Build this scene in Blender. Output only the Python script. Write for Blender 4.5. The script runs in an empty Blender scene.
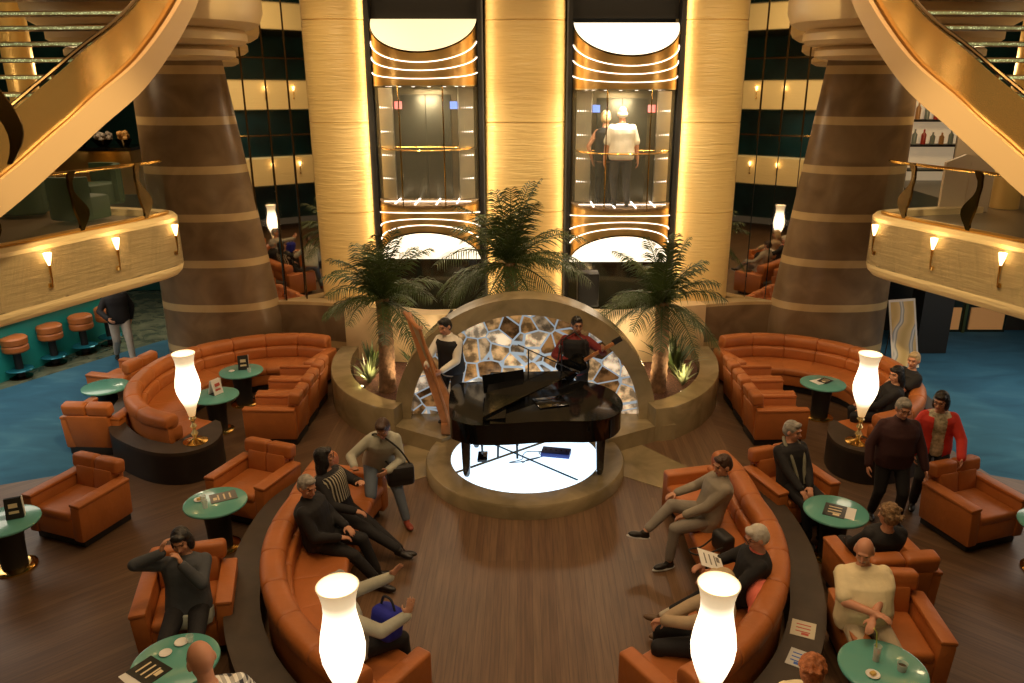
import bpy, bmesh, math, random
from mathutils import Vector, Matrix, Quaternion, noise
random.seed(7)
SC = bpy.context.scene
COL = SC.collection
PI = math.pi
def R(d): return math.radians(d)
# ------------------------------------------------------------------ camera
FPX, PITCH, EYE = 790.0, 18.5, 5.4
cam_d = bpy.data.cameras.new('camera'); cam = bpy.data.objects.new('camera', cam_d); COL.objects.link(cam)
cam.location = (0, 0, EYE); cam.rotation_euler = (R(90-PITCH), 0, 0)
cam_d.sensor_width = 36; cam_d.lens = FPX*36/1024; cam_d.shift_x = -13/1024
cam_d.clip_start = .05; cam_d.clip_end = 200
SC.camera = cam
SC.view_settings.view_transform = 'Standard'; SC.view_settings.look = 'None'
SC.view_settings.exposure = 0.0; SC.view_settings.gamma = 1; SC.view_settings.use_curve_mapping = False
# ------------------------------------------------------------------ materials
MATS = {}
def mat(name, col, rough=.5, metal=0, emit=None, es=0, trans=0, spec=.5, coat=0, noise_s=0, noise_amt=.25, bump=0, bump_s=40, alpha=1, sheen=0):
    if name in MATS: return MATS[name]
    m = bpy.data.materials.new(name); m.use_nodes = True
    nt = m.node_tree; b = nt.nodes['Principled BSDF']
    b.inputs['Base Color'].default_value = (*col, 1); b.inputs['Roughness'].default_value = rough
    b.inputs['Metallic'].default_value = metal; b.inputs['Specular IOR Level'].default_value = spec
    b.inputs['Coat Weight'].default_value = coat; b.inputs['Transmission Weight'].default_value = trans
    b.inputs['Alpha'].default_value = alpha
    if sheen: b.inputs['Sheen Weight'].default_value = sheen
    if emit: b.inputs['Emission Color'].default_value = (*emit, 1); b.inputs['Emission Strength'].default_value = es
    if noise_s or bump:
        tc = nt.nodes.new('ShaderNodeTexCoord')
    if noise_s:
        n = nt.nodes.new('ShaderNodeTexNoise'); n.inputs['Scale'].default_value = noise_s; n.inputs['Detail'].default_value = 5
        r = nt.nodes.new('ShaderNodeMapRange'); r.inputs[1].default_value = .3; r.inputs[2].default_value = .7
        r.inputs[3].default_value = 1-noise_amt; r.inputs[4].default_value = 1+noise_amt
        mx = nt.nodes.new('ShaderNodeVectorMath'); mx.operation = 'SCALE'; mx.inputs[0].default_value = col
        nt.links.new(tc.outputs['Object'], n.inputs['Vector']); nt.links.new(n.outputs['Fac'], r.inputs[0])
        nt.links.new(r.outputs[0], mx.inputs['Scale']); nt.links.new(mx.outputs[0], b.inputs['Base Color'])
    if bump:
        n2 = nt.nodes.new('ShaderNodeTexNoise'); n2.inputs['Scale'].default_value = bump_s; n2.inputs['Detail'].default_value = 4
        bp = nt.nodes.new('ShaderNodeBump'); bp.inputs['Strength'].default_value = bump; bp.inputs['Distance'].default_value = .02
        nt.links.new(tc.outputs['Object'], n2.inputs['Vector']); nt.links.new(n2.outputs['Fac'], bp.inputs['Height'])
        nt.links.new(bp.outputs[0], b.inputs['Normal'])
    MATS[name] = m
    return m
def nodes(m): return m.node_tree, m.node_tree.nodes['Principled BSDF']
def N(nt, t, **kw):
    n = nt.nodes.new(t)
    for k, v in kw.items():
        if hasattr(n, k): setattr(n, k, v)
        else: n.inputs[k].default_value = v
    return n
def ramp(nt, stops, interp='LINEAR'):
    r = nt.nodes.new('ShaderNodeValToRGB'); r.color_ramp.interpolation = interp
    e = r.color_ramp.elements
    while len(e) < len(stops): e.new(.5)
    for i, (p, c) in enumerate(stops): e[i].position = p; e[i].color = (*c, 1)
    return r
leather = mat('orange leather', (.42, .128, .028), .48, noise_s=3, noise_amt=.12, bump=.25, bump_s=14)
leather_dk = mat('orange leather shade', (.32, .085, .02), .5, noise_s=3, noise_amt=.12)
brass = mat('brass', (.85, .55, .18), .16, 1)
gold = mat('satin gold', (.72, .46, .16), .30, 1, noise_s=2, noise_amt=.1)
bronze = mat('dark bronze', (.10, .065, .03), .2, 1)
blackm = mat('black lacquer', (.004, .004, .004), .10, spec=.35, coat=.25)
blackr = mat('black matte', (.012, .011, .010), .55)
darkwood = mat('dark plinth side', (.016, .012, .010), .45, noise_s=6)
plinthtop = mat('dark plinth top', (.05, .034, .022), .5, noise_s=5, noise_amt=.2)
cream = mat('cream plaster', (.62, .45, .23), .5)
teal = mat('teal glass', (.12, .37, .31), .20, coat=.5)
tealb = mat('turquoise panel', (.02, .30, .27), .35)
glass = mat('clear glass', (.9, .95, .95), .02, trans=1)
greenglass = mat('thin glass', (.3, .38, .3), .02, spec=.5, alpha=.07)
white = mat('white paper', (.8, .78, .72), .6)
paperc = mat('cream paper', (.75, .62, .38), .6)
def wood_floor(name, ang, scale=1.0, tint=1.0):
    m = mat(name, (.1, .05, .03), .42); nt, b = nodes(m)
    tc = N(nt, 'ShaderNodeTexCoord'); mp = N(nt, 'ShaderNodeMapping'); mp.inputs['Rotation'].default_value = (0, 0, ang)
    br = N(nt, 'ShaderNodeTexBrick'); br.offset = .37
    for k, v in (('Scale', 1.0), ('Mortar Size', .002), ('Mortar Smooth', .2), ('Bias', 0), ('Brick Width', 4.0), ('Row Height', .085)): br.inputs[k].default_value = v
    c = tint
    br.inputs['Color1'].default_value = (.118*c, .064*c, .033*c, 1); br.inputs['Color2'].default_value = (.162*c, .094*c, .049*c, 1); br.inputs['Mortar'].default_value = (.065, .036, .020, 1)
    nz = N(nt, 'ShaderNodeTexNoise', Scale=2.2, Detail=6); st = N(nt, 'ShaderNodeMapping'); st.inputs['Scale'].default_value = (.8, 16, 1)
    mx = N(nt, 'ShaderNodeMixRGB', blend_type='MULTIPLY'); mx.inputs[0].default_value = .8
    rr = ramp(nt, [(.25, (.55, .55, .55)), (.75, (1.35, 1.3, 1.25))])
    nt.links.new(tc.outputs['Object'], mp.inputs[0]); nt.links.new(mp.outputs[0], br.inputs['Vector'])
    nt.links.new(mp.outputs[0], st.inputs[0]); nt.links.new(st.outputs[0], nz.inputs['Vector']); nt.links.new(nz.outputs[0], rr.inputs[0])
    nt.links.new(br.outputs[0], mx.inputs[1]); nt.links.new(rr.outputs[0], mx.inputs[2]); nt.links.new(mx.outputs[0], b.inputs['Base Color'])
    return m
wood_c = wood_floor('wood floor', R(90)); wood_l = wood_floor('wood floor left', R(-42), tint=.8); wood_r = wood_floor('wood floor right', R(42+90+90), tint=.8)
def carpet_mat():
    m = mat('blue carpet', (.01, .1, .17), .95); nt, b = nodes(m)
    tc = N(nt, 'ShaderNodeTexCoord'); mp = N(nt, 'ShaderNodeMapping'); mp.inputs['Scale'].default_value = (.5, 1.2, 1); mp.inputs['Rotation'].default_value = (0, 0, .4)
    nz = N(nt, 'ShaderNodeTexNoise', Scale=1.4, Detail=8); nz.inputs['Distortion'].default_value = 1.2
    rr = ramp(nt, [(.3, (.014, .082, .15)), (.55, (.022, .115, .20)), (.75, (.05, .165, .24))])
    nt.links.new(tc.outputs['Object'], mp.inputs[0]); nt.links.new(mp.outputs[0], nz.inputs['Vector']); nt.links.new(nz.outputs[0], rr.inputs[0]); nt.links.new(rr.outputs[0], b.inputs['Base Color'])
    return m
carpet = carpet_mat()
def marble_mat(name, c1, c2, rough=.25, scale=1.6):
    m = mat(name, c1, rough); nt, b = nodes(m)
    tc = N(nt, 'ShaderNodeTexCoord'); nz = N(nt, 'ShaderNodeTexNoise', Scale=scale, Detail=10); nz.inputs['Distortion'].default_value = 1.0
    rr = ramp(nt, [(.3, c1), (.7, c2)])
    nt.links.new(tc.outputs['Object'], nz.inputs['Vector']); nt.links.new(nz.outputs[0], rr.inputs[0]); nt.links.new(rr.outputs[0], b.inputs['Base Color'])
    return m
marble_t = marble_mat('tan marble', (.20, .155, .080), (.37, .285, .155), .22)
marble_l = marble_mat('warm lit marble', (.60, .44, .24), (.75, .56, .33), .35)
tile_g = marble_mat('dark green tile', (.04, .06, .045), (.20, .21, .14), .14, 3)
def column_mat():
    m = mat('banded brown marble', (.1, .06, .03), .30); nt, b = nodes(m)
    tc = N(nt, 'ShaderNodeTexCoord'); sp = N(nt, 'ShaderNodeSeparateXYZ')
    nz = N(nt, 'ShaderNodeTexNoise', Scale=1.8, Detail=10); nz.inputs['Distortion'].default_value = .8
    ra = ramp(nt, [(.3, (.135, .084, .044)), (.7, (.24, .158, .085))]); rb = ramp(nt, [(.3, (.42, .29, .13)), (.7, (.52, .37, .19))])
    md = N(nt, 'ShaderNodeMath', operation='MODULO'); ad = N(nt, 'ShaderNodeMath', operation='ADD'); ad.inputs[1].default_value = -.41+.84*2
    md.inputs[1].default_value = .84; lt = N(nt, 'ShaderNodeMath', operation='LESS_THAN'); lt.inputs[1].default_value = .14
    mx = N(nt, 'ShaderNodeMixRGB')
    nt.links.new(tc.outputs['Object'], nz.inputs['Vector']); nt.links.new(tc.outputs['Object'], sp.inputs[0])
    nt.links.new(sp.outputs['Z'], ad.inputs[0]); nt.links.new(ad.outputs[0], md.inputs[0]); nt.links.new(md.outputs[0], lt.inputs[0])
    nt.links.new(nz.outputs[0], ra.inputs[0]); nt.links.new(nz.outputs[0], rb.inputs[0])
    nt.links.new(lt.outputs[0], mx.inputs[0]); nt.links.new(ra.outputs[0], mx.inputs[1]); nt.links.new(rb.outputs[0], mx.inputs[2]); nt.links.new(mx.outputs[0], b.inputs['Base Color'])
    return m
colm = column_mat()
def ripple_mat(name, col, rough=.42, strength=.5):
    m = mat(name, col, rough); nt, b = nodes(m)
    tc = N(nt, 'ShaderNodeTexCoord'); mp = N(nt, 'ShaderNodeMapping'); mp.inputs['Scale'].default_value = (1, 1, 15)
    nz = N(nt, 'ShaderNodeTexNoise', Scale=1.6, Detail=3); nz.inputs['Distortion'].default_value = .6
    bp = N(nt, 'ShaderNodeBump', Strength=strength, Distance=.06)
    nt.links.new(tc.outputs['Object'], mp.inputs[0]); nt.links.new(mp.outputs[0], nz.inputs['Vector']); nt.links.new(nz.outputs[0], bp.inputs['Height']); nt.links.new(bp.outputs[0], b.inputs['Normal'])
    return m
ripple = ripple_mat('rippled cream plaster', (.80, .57, .23))
fascia = ripple_mat('rippled fascia', (.82, .64, .33), strength=.32)
# ------------------------------------------------------------------ mesh builder
def spline(pts, n=6, closed=False):
    out = []; P = [Vector(p) for p in pts]; L = len(P)
    rng = L if closed else L-1
    for i in range(rng):
        if closed: a, b, c, d = P[(i-1) % L], P[i], P[(i+1) % L], P[(i+2) % L]
        else: a, b, c, d = P[max(i-1, 0)], P[i], P[i+1], P[min(i+2, L-1)]
        for k in range(n):
            t = k/n
            out.append(.5*((2*b)+(c-a)*t+(2*a-5*b+4*c-d)*t*t+(3*b-a-3*c+d)*t**3))
    if not closed: out.append(P[-1])
    return out
class MB:
    def __init__(s): s.v = []; s.f = []; s.m = []; s.cur = 0
    def add(s, vs, fs):
        o = len(s.v); s.v += [tuple(x) for x in vs]; s.f += [tuple(i+o for i in f) for f in fs]; s.m += [s.cur]*len(fs)
        return s
    def bm(s, b, M=None):
        b.verts.ensure_lookup_table(); b.verts.index_update()
        vs = [(M @ v.co) if M else v.co.copy() for v in b.verts]
        s.add(vs, [[v.index for v in f.verts] for f in b.faces]); b.free(); return s
    def box(s, c, sz, rz=0, bev=0, M=None, seg=2, taper=None):
        b = bmesh.new(); bmesh.ops.create_cube(b, size=1)
        for v in b.verts:
            k = 1
            if taper and v.co.z > 0: k = taper
            v.co = Vector((v.co.x*sz[0]*k, v.co.y*sz[1]*k, v.co.z*sz[2]))
        if bev: bmesh.ops.bevel(b, geom=b.edges[:]+b.verts[:], offset=min(bev, min(sz)*.48), segments=seg, affect='EDGES', profile=.5)
        T = Matrix.Translation(c) @ Matrix.Rotation(rz, 4, 'Z')
        if M: T = T @ M
        return s.bm(b, T)
    def tube(s, pts, r, seg=10, cap=True):
        P = [Vector(p) for p in pts]; n = len(P)
        rs = r if isinstance(r, (list, tuple)) else [r]*n
        vs = []; fs = []; up = Vector((0, 0, 1)); prev = None
        for i in range(n):
            d = (P[min(i+1, n-1)]-P[max(i-1, 0)])
            if d.length < 1e-9: d = Vector((0, 0, 1))
            d.normalize()
            if prev is None:
                a = d.cross(up)
                if a.length < .1: a = d.cross(Vector((1, 0, 0)))
            else: a = prev-d*prev.dot(d)
            a.normalize(); prev = a; b = d.cross(a)
            for k in range(seg):
                t = 2*PI*k/seg; vs.append(P[i]+(a*math.cos(t)+b*math.sin(t))*rs[i])
        for i in range(n-1):
            for k in range(seg):
                k2 = (k+1) % seg; fs.append((i*seg+k, i*seg+k2, (i+1)*seg+k2, (i+1)*seg+k))
        if cap: fs.append(tuple(range(seg))[::-1]); fs.append(tuple((n-1)*seg+k for k in range(seg)))
        return s.add(vs, fs)
    def lathe(s, prof, c=(0, 0, 0), seg=32, sx=1, sy=1):
        vs = []; fs = []; c = Vector(c)
        for r, z in prof:
            for k in range(seg):
                t = 2*PI*k/seg; vs.append(c+Vector((r*math.cos(t)*sx, r*math.sin(t)*sy, z)))
        for i in range(len(prof)-1):
            for k in range(seg):
                k2 = (k+1) % seg; fs.append((i*seg+k, i*seg+k2, (i+1)*seg+k2, (i+1)*seg+k))
        if prof[0][0] > 1e-4: fs.append(tuple(range(seg))[::-1])
        if prof[-1][0] > 1e-4: fs.append(tuple((len(prof)-1)*seg+k for k in range(seg)))
        return s.add(vs, fs)
    def prism(s, poly, z0, z1, bev=0):
        a = sum(poly[i][0]*poly[(i+1) % len(poly)][1]-poly[(i+1) % len(poly)][0]*poly[i][1] for i in range(len(poly)))
        if a < 0: poly = poly[::-1]
        n = len(poly); vs = [(p[0], p[1], z0) for p in poly]+[(p[0], p[1], z1) for p in poly]
        fs = [tuple(range(n))[::-1], tuple(range(n, 2*n))]+[(i, (i+1) % n, n+(i+1) % n, n+i) for i in range(n)]
        return s.add(vs, fs)
    def sweep(s, path, prof, cap=True, pinch=None, closed=True):
        """path: list of 3D points; prof: list of (n, z), n to the left of travel; pinch: per point scale about profile centre"""
        P = [Vector(p) for p in path]; n = len(P); m = len(prof)
        cx = sum(p[0] for p in prof)/m; cz = sum(p[1] for p in prof)/m
        vs = []; fs = []
        for i in range(n):
            d = P[min(i+1, n-1)]-P[max(i-1, 0)]; d.z = 0; d.normalize(); nn = Vector((-d.y, d.x, 0))
            k = pinch[i] if pinch else 1
            for (a, z) in prof:
                a2 = cx+(a-cx)*k; z2 = cz+(z-cz)*k
                vs.append(P[i]+nn*a2+Vector((0, 0, z2)))
        mm = m if closed else m-1
        for i in range(n-1):
            for k in range(mm):
                k2 = (k+1) % m; fs.append((i*m+k, (i+1)*m+k, (i+1)*m+k2, i*m+k2))
        if cap and closed: fs.append(tuple(range(m))); fs.append(tuple((n-1)*m+k for k in range(m))[::-1])
        return s.add(vs, fs)
    def ell(s, c, r, M=None, u=14, v=9):
        vs = [Vector((0, 0, -r[2]))]; fs = []
        for j in range(1, v):
            ph = -PI/2+PI*j/v
            for k in range(u): vs.append(Vector((r[0]*math.cos(ph)*math.cos(2*PI*k/u), r[1]*math.cos(ph)*math.sin(2*PI*k/u), r[2]*math.sin(ph))))
        vs.append(Vector((0, 0, r[2])))
        for k in range(u):
            k2 = (k+1) % u; fs.append((0, 1+k2, 1+k)); fs.append((len(vs)-1, 1+(v-2)*u+k, 1+(v-2)*u+k2))
        for j in range(v-2):
            for k in range(u):
                k2 = (k+1) % u; fs.append((1+j*u+k, 1+j*u+k2, 1+(j+1)*u+k2, 1+(j+1)*u+k))
        c = Vector(c); vs = [(c+(M @ x if M else x)) for x in vs]
        return s.add(vs, fs)
    def cap(s, a, b, ra, rb, seg=12):
        """tapered capsule"""
        a = Vector(a); b = Vector(b); L = (b-a).length
        if L < 1e-5: return s.ell(a, (ra, ra, ra))
        d = (b-a)/L; pts = []; rs = []
        for k in range(5):
            t = -PI/2+PI/2*k/4.0; pts.append(a+d*ra*math.sin(t)); rs.append(max(ra*math.cos(t), .0008))
        for k in range(1, 5): pass
        for k in range(5):
            t = PI/2*k/4.0; pts.append(b+d*rb*math.sin(t)); rs.append(max(rb*math.cos(t), .0008))
        return s.tube(pts, rs, seg)
    def loft(s, rings, cap=True):
        m = len(rings[0]); vs = [p for r in rings for p in r]; fs = []
        for i in range(len(rings)-1):
            for k in range(m):
                k2 = (k+1) % m; fs.append((i*m+k, i*m+k2, (i+1)*m+k2, (i+1)*m+k))
        if cap: fs.append(tuple(range(m))[::-1]); fs.append(tuple((len(rings)-1)*m+k for k in range(m)))
        return s.add(vs, fs)
    def build(s, name, mats, parent=None, origin=None, label=None, cat=None, group=None, kind=None, sharp=35, fixn=True):
        me = bpy.data.meshes.new(name)
        o = Vector(origin) if origin else Vector((0, 0, 0))
        me.from_pydata([tuple(Vector(v)-o) for v in s.v], [], s.f)
        if not isinstance(mats, (list, tuple)): mats = [mats]
        for m in mats: me.materials.append(m)
        me.polygons.foreach_set('material_index', s.m)
        if fixn:
            b = bmesh.new(); b.from_mesh(me); bmesh.ops.recalc_face_normals(b, faces=b.faces[:]); b.to_mesh(me); b.free()
        me.polygons.foreach_set('use_smooth', [True]*len(me.polygons)); me.set_sharp_from_angle(angle=R(sharp))
        me.update()
        ob = bpy.data.objects.new(name, me); COL.objects.link(ob)
        if parent is not None:
            ob.parent = parent
        else: ob.location = o
        tag(ob, label, cat, group, kind)
        return ob
def tag(o, label=None, cat=None, group=None, kind=None):
    if label: o['label'] = label
    if cat: o['category'] = cat
    if group: o['group'] = group
    if kind: o['kind'] = kind
    return o
def thing(name, label, cat, loc=(0, 0, 0), rz=0, group=None):
    o = bpy.data.objects.new(name, None); COL.objects.link(o); o.location = loc; o.rotation_euler = (0, 0, rz); o.empty_display_size = .2
    return tag(o, label, cat, group)
def dup(root, loc, rz=0, label=None, group=None, z=None):
    r = root.copy(); COL.objects.link(r); r.location = loc; r.rotation_euler = (0, 0, rz)
    if label: r['label'] = label
    if group: r['group'] = group
    def rec(src, dst):
        for ch in list(src.children):
            c = ch.copy(); COL.objects.link(c); c.parent = dst; rec(ch, c)
    rec(root, r)
    return r
def struct(name, mb, m, **kw): return mb.build(name, m, kind='structure', **kw)
def face(fx, fy): return math.atan2(fy, fx)-PI/2      # rotation that turns local +y to (fx, fy)
def mir(pts): return [(-p[0],)+tuple(p[1:]) for p in pts]
def arc(cx, cy, r, a0, a1, n=24, z=0, ry=None):
    ry = ry or r
    return [(cx+r*math.cos(R(a0+(a1-a0)*i/n)), cy+ry*math.sin(R(a0+(a1-a0)*i/n)), z) for i in range(n+1)]
def light(name, typ, loc, energy, col, size=.3, target=None, **kw):
    d = bpy.data.lights.new(name, typ); d.energy = energy; d.color = col
    if typ == 'AREA': d.size = size
    if typ in ('POINT', 'SPOT'): d.shadow_soft_size = size
    for k, v in kw.items(): setattr(d, k, v)
    o = bpy.data.objects.new(name, d); COL.objects.link(o); o.location = loc
    if target: o.rotation_euler = (Vector(target)-Vector(loc)).to_track_quat('-Z', 'Y').to_euler()
    return o
# ================================================================== SETTING
# floor: wood in the middle, wood set aslant at the sides, blue carpet and dark tile beyond
fl = MB()
fl.cur = 0; fl.add([(-3.1, -4, 0), (3.1, -4, 0), (3.1, 11.4, 0), (-3.1, 11.4, 0)], [(0, 1, 2, 3)])
fl.cur = 0; fl.add([(-3.1, 11.4, 0), (3.1, 11.4, 0), (3.1, 15, 0), (-3.1, 15, 0)], [(0, 1, 2, 3)])
bl = [(-3.1, -4), (-3.1, 15), (-6.3, 15), (-6.5, 12.2), (-6.45, 11.3), (-6.66, 10.12), (-7.33, 9.82), (-9.5, 8.9), (-14, 7), (-14, -4)]
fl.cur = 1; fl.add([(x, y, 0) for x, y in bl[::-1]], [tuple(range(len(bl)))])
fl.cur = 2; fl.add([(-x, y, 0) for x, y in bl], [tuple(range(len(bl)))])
cl = [(-14, 7), (-9.5, 8.9), (-7.33, 9.82), (-6.66, 10.12), (-6.45, 11.3), (-6.5, 12.2), (-6.3, 15), (-6.6, 16.8), (-7.84, 16.2), (-8.6, 15.0), (-9.56, 13.36), (-11, 12), (-14, 10.5)]
fl.cur = 3; fl.add([(x, y, 0) for x, y in cl], [tuple(range(len(cl)))][::-1])
cr = [(14, 7), (9.5, 8.9), (7.33, 9.82), (6.66, 10.12), (6.45, 11.3), (6.5, 12.2), (6.3, 15), (6.3, 24), (14, 24)]
fl.cur = 3; fl.add([(x, y, 0) for x, y in cr], [tuple(range(len(cr)))])
tl = [(-14, 10.5), (-11, 12), (-9.56, 13.36), (-8.6, 15.0), (-7.84, 16.2), (-6.6, 16.8), (-6.3, 15), (-6.3, 24), (-14, 24)]
fl.cur = 4; fl.add([(x, y, 0) for x, y in tl], [tuple(range(len(tl)))])
fl.cur = 0; fl.add([(-6.3, 15, 0), (6.3, 15, 0), (6.3, 24, 0), (-6.3, 24, 0)], [(0, 1, 2, 3)])
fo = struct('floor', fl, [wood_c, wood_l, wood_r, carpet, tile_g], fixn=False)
bm_ = bmesh.new(); bm_.from_mesh(fo.data)
for f in bm_.faces:
    if f.normal.z < 0: f.normal_flip()
bm_.to_mesh(fo.data); bm_.free()
# marble paving round the stage, under the sofas' heads
mp = MB()
right = [(1.25, 10.95), (1.6, 11.35), (2.45, 10.25), (3.15, 9.45), (2.75, 9.15), (1.9, 9.72), (1.36, 10.1)]
mp.prism(right, .0, .006); mp.prism([(-x, y) for x, y in right], .0, .006)
struct('trim_1', mp, marble_t)
# ---- low banded wall behind the banquettes (joins the big columns)
def both(fn):
    fn(1); fn(-1)
def side_setting(s):
    nm = 'right' if s > 0 else 'left'
    S_ = lambda pts: [(s*p[0],)+tuple(p[1:]) for p in pts]
    lw = MB(); path = spline(S_([(3.45, 14.45), (4.0, 14.6), (4.7, 14.65), (5.3, 14.5), (5.9, 14.2)]), 6)
    path = [(p[0], p[1], 0) for p in path]
    lw.sweep(path, [(0, 0), (s*.32, 0), (s*.32, 1.31), (0, 1.31)])
    struct('wall_low_'+nm, lw, colm)
    c = MB(); rings = []
    for i in range(13):
        z = i*.5; xi = 4.70+.118*max(0, z-1.0); xo = 6.98-.01*z; cx = s*(xi+xo)/2; hw = (xo-xi)/2
        rings.append([(cx+s*(-hw*math.copysign(abs(math.cos(t))**.8, -math.cos(t))), 14.80-.70*math.copysign(abs(math.sin(t))**.85, math.sin(t)), z) for t in [2*PI*q/48 for q in range(48)]])
    c.loft(rings); struct('column_'+nm, c, colm, sharp=60)
    # mirror panels between column and lift pillar
    a = Vector((s*5.35, 14.50, 0)); b = Vector((s*3.9, 14.98, 0))
    d = (b-a); m = MB(); q = 4
    for i in range(q):
        p0 = a+d*(i/q); p1 = a+d*((i+1)/q-.012)
        m.add([(p0.x, p0.y, 1.31), (p1.x, p1.y, 1.31), (p1.x, p1.y+LEAN, 9), (p0.x, p0.y+LEAN, 9)], [(0, 1, 2, 3)])
        nrm = d.normalized().cross(Vector((0, 0, 1)))
        if nrm.y > 0: nrm = -nrm
        bk = -nrm*.03
        m.add([(p0.x+bk.x, p0.y+bk.y, 1.31), (p1.x+bk.x, p1.y+bk.y, 1.31), (p1.x+bk.x, p1.y+bk.y+LEAN, 9), (p0.x+bk.x, p0.y+bk.y+LEAN, 9)], [(0, 1, 2, 3)])
    struct('mirror_'+nm, m, mirror, fixn=False)
    fr = MB()
    for i in range(q+1):
        p = a+d*(i/q); fr.box((p.x, p.y+.06, 5.1), (.03, .05, 7.7), rz=math.atan2(d.y, d.x), M=Matrix.Rotation(-LEAN/7.7, 4, 'X'))
    struct('trim_2' if s < 0 else 'trim_3', fr, bronze)
LEAN = .12
mirror = mat('mirror', (.80, .76, .66), .02, 1)
both(side_setting)
# ---- lift wall : three bulging pillars and two shafts
def pillar(name, x0, x1, x0b, x1b, bulge, yb=15.1):
    for seg_i, (z0, z1) in enumerate([(0.0, 3.0), (3.0, 4.62), (4.62, 6.35), (6.35, 8.1), (8.1, 10)]):
        pass
    m = MB(); zs = [0, 2.99, 3.0, 3.01, 4.61, 4.62, 4.63, 6.34, 6.35, 6.36, 10]
    rings = []
    for z in zs:
        t = z/6.7; a = x0b+(x0-x0b)*t; b = x1b+(x1-x1b)*t; g = .012 if z in (3.0, 4.62, 6.35) else 0
        c = (a+b)/2; w = (b-a)/2-g
        ring = [(c+w*math.cos(PI*q/20), yb-bulge*math.sin(PI*q/20)**.8+g*2-.0, z) for q in range(21)]+[(c-w, yb+.5, z), (c+w, yb+.5, z)]
        rings.append(ring)
    m.loft(rings)
    struct(name, m, ripple, sharp=50)
pillar('wall_left_pillar', -3.95, -2.76, -3.95, -2.86, .42)
pillar('wall_middle_pillar', -.72, .73, -.80, .80, .36)
pillar('wall_right_pillar', 2.76, 3.95, 2.86, 3.95, .42)
# back of the shafts and above
sh = MB()
sh.box((0, 16.1, 5), (8.2, .1, 10)); struct('wall_back', sh, blackr)
darkgl = mat('dark green glass', (.02, .028, .018), .08, spec=.8)
ledwhite = mat('white light strip', (1, 1, 1), .5, emit=(1, .86, .72), es=3)
ledwarm = mat('warm light strip', (1, .8, .5), .5, emit=(1, .72, .34), es=4)
for i, (cx, dz) in enumerate([(-1.79, 0.0), (1.79, -.06)]):
    w = MB()
    for sx in (-1, 1): w.box((cx+sx*1.0, 15.03, 5), (.10, .3, 10))
    w.box((cx, 15.35, 8.3), (2.0, .1, 3.8))
    struct('shaft_frame', w, blackr)
    g = MB(); g.box((cx, 15.25, 1.1), (2.0, .08, 2.0)); struct('shaft_glass', g, darkgl)
    # warm strips along the shaft edges washing the pillars
    for sx in (-1, 1):
        st = light('edge_wash', 'AREA', (cx+sx*1.02, 14.80, 4.6), 14, (1, .70, .36), .08, target=(cx+sx*1.9, 14.85, 4.6), shape='RECTANGLE', size_y=6.5)
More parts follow.
